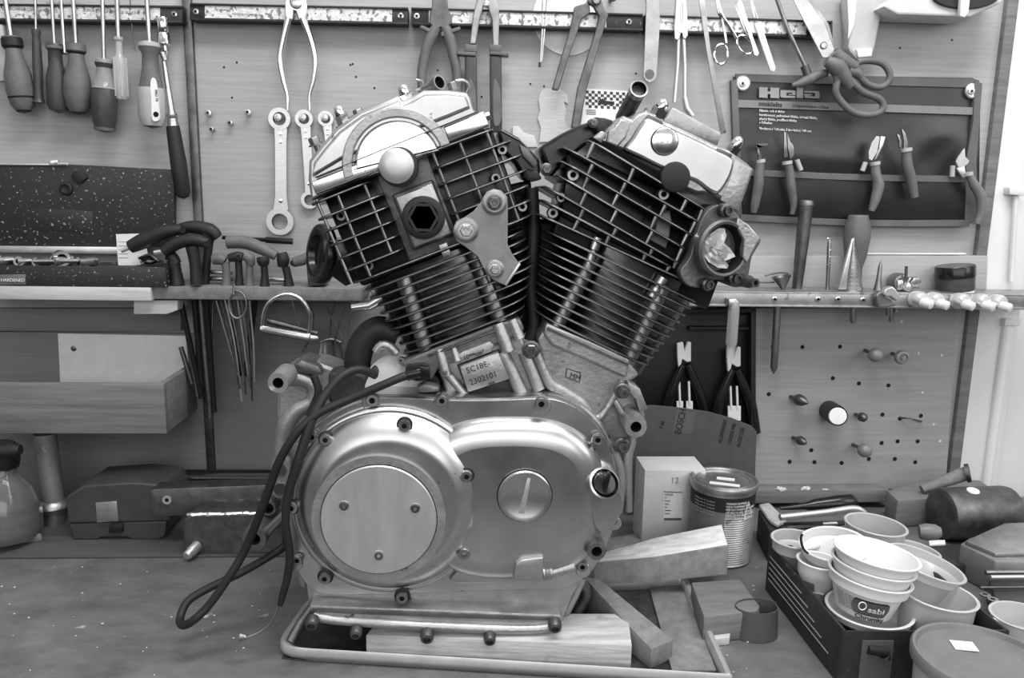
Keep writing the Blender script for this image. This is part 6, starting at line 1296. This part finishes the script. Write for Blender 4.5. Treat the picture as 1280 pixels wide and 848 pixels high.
cup('plastic_cup', 'topmost white cup of the front stack', 1096,690,-.455, 51.5,42,37, fz, 'cup_white', grp=g, step=False)
cup('plastic_beaker', 'translucent pale beaker standing at the back of the cardboard tray', 1095,655,-.33, 37,58,34, (.06,0), 'cup_clear', grp=g, step=False, cat='beaker')
cup('plastic_beaker', 'grey translucent beaker in front right of the tilted tub', 1174,742,-.468, 45,62,40, (.06,0), 'cup_grey', grp=g, step=False, cat='beaker')
cup('plastic_bowl', 'pale tilted tub rim leaning behind the grey beaker', 1158,703,-.412, 47,40,34, (.25,-.05), 'cup_clear', grp=g, cat='bowl')
cup('plastic_cup', 'clear cup lying furthest back behind the tilted tub', 1150,686,-.345, 25,38,20, (.2,.0), 'cup_clear', grp=g)
# tub with lid in the corner
t = thing('lidded_tub', 'large plastic tub with grey lid and small white sticker at bottom right', 'tub')
q = sc(1235,824,-.59); c = W(1234,824,-.59); ax = V((.03,0,1)).normalized(); R = 87*q
m = M(); m.lathe(c-ax*.082, ax, [(0,0),(R*.84,0),(R*.86,.003),(R*.93,.072),(R*.8,.0725)], 64); obj('tub_body', m, 'cup_clear', t)
m = M(); m.lathe(c-ax*.012, ax, [(R*.94,0),(R*.99,.001),(R*1.0,.010),(R*.97,.013),(R*.93,.0125),(R*.90,.008),(R*.86,.0075),(0,.0075)], 72); obj('lid', m, 'plastic_mid', t)
m = M(); s_ = WZ(1205,808,(c-ax*.0035).z); m.box(s_+V((0,0,.0003)), .0215, .0165, .0006, -.2); obj('sticker', m, 'label_clean', t)
m = M(); 
for j in range(7):
    a0 = math.radians(200); pts = []
    for k in range(8): a = math.radians(208+k*3.5); z = .064-j*.005; r_ = R*(.86+.08*z/.08)+.0006; pts.append(c-ax*.082+V((math.cos(a)*r_, math.sin(a)*r_, z)))
    m.tube(pts, .0005, 5)
obj('small_print', m, 'print_mid', t)
m = M(); m.slab([(1235,775),(1290,778),(1290,800),(1240,795)], .05, .04); on('plastic_cup', 'pale plastic piece behind the lidded tub at the right edge', 'cup', M().lathe(WZ(1275,800,.03), (0,0,1), [(0,0),(.028,0),(.031,.026),(.033,.028),(.030,.028),(.027,.003),(0,.003)], 36), 'cup_clear')
m = M(); m.ball(WZ(1242,778,.052), .006, 10, 0, (1.2,.8,.8)); on('paper_ball', 'tiny crumpled white paper piece beside the grey beaker', 'paper', m, 'paper')
# crumbs on the bench
m = M()
for i in range(60):
    p = WZ(random.choice((random.uniform(0,330), random.uniform(0,350), random.uniform(880,960))), random.uniform(705,845), .0006); s = random.uniform(.0004,.0014)
    m.ball(p+V((0,0,s*.3)), s, 6, 0, (1.3,1,.5))
o = obj('bench_crumbs', m, 'sawdust', None); tag(o, 'tiny pale crumbs and swarf scattered on the bench top', 'crumbs'); o['kind'] = 'stuff'
# ------------------------------------------------------------------ light
def area(loc, tgt, sx, sy, e, name):
    l = bpy.data.lights.new(name, 'AREA'); l.shape = 'RECTANGLE'; l.size = sx; l.size_y = sy; l.energy = e
    o = bpy.data.objects.new(name, l); COL.objects.link(o); o.location = loc
    o.rotation_euler = (V(tgt)-V(loc)).to_track_quat('-Z', 'Y').to_euler(); return o
area((.3, -.8, 1.75), (0.05, -.15, .2), 1.3, .35, 22, 'ceiling_tube_light')
area((0, -2.7, 1.05), (0, -.3, .5), 3.4, 1.0, 27, 'window_light')
area((1.7, -1.2, 1.3), (0, -.15, .25), .8, 1.2, 9, 'right_window_light')
w = bpy.data.worlds.new('room'); bpy.context.scene.world = w; w.use_nodes = True
nt = w.node_tree; N = nt.nodes; L = nt.links; bg = N['Background']
tc = N.new('ShaderNodeTexCoord'); sp = N.new('ShaderNodeSeparateXYZ'); L.new(tc.outputs['Generated'], sp.inputs[0])
rp = N.new('ShaderNodeValToRGB'); mr = N.new('ShaderNodeMapRange'); mr.inputs['From Min'].default_value = -1
L.new(sp.outputs['Z'], mr.inputs['Value']); L.new(mr.outputs['Result'], rp.inputs[0])
cr = rp.color_ramp; cr.elements[0].position = .25; cr.elements[0].color = (.04,.04,.04,1); cr.elements[1].position = 1; cr.elements[1].color = (.9,.9,.9,1)
for p, c in ((.38,.08),(.50,.19),(.7,.36)):
    e = cr.elements.new(p); e.color = (c,c,c,1)
nz = N.new('ShaderNodeTexNoise'); nz.inputs['Scale'].default_value = 2.2; nz.inputs['Detail'].default_value = 2
L.new(tc.outputs['Generated'], nz.inputs['Vector'])
m2 = N.new('ShaderNodeMapRange'); m2.inputs['From Min'].default_value = .35; m2.inputs['From Max'].default_value = .65
m2.inputs['To Min'].default_value = .45; m2.inputs['To Max'].default_value = 1.5
L.new(nz.outputs['Fac'], m2.inputs['Value'])
mm = N.new('ShaderNodeMix'); mm.data_type = 'RGBA'; mm.blend_type = 'MULTIPLY'; mm.inputs[0].default_value = 1
L.new(rp.outputs['Color'], mm.inputs[6]); L.new(m2.outputs['Result'], mm.inputs[7]); L.new(mm.outputs[2], bg.inputs['Color'])
bg.inputs['Strength'].default_value = 1.0
sn = bpy.context.scene; sn.view_settings.view_transform = 'Standard'; sn.view_settings.look = 'None'
sn.view_settings.exposure = 0.15; sn.view_settings.gamma = 1; sn.view_settings.use_curve_mapping = False
finalize()
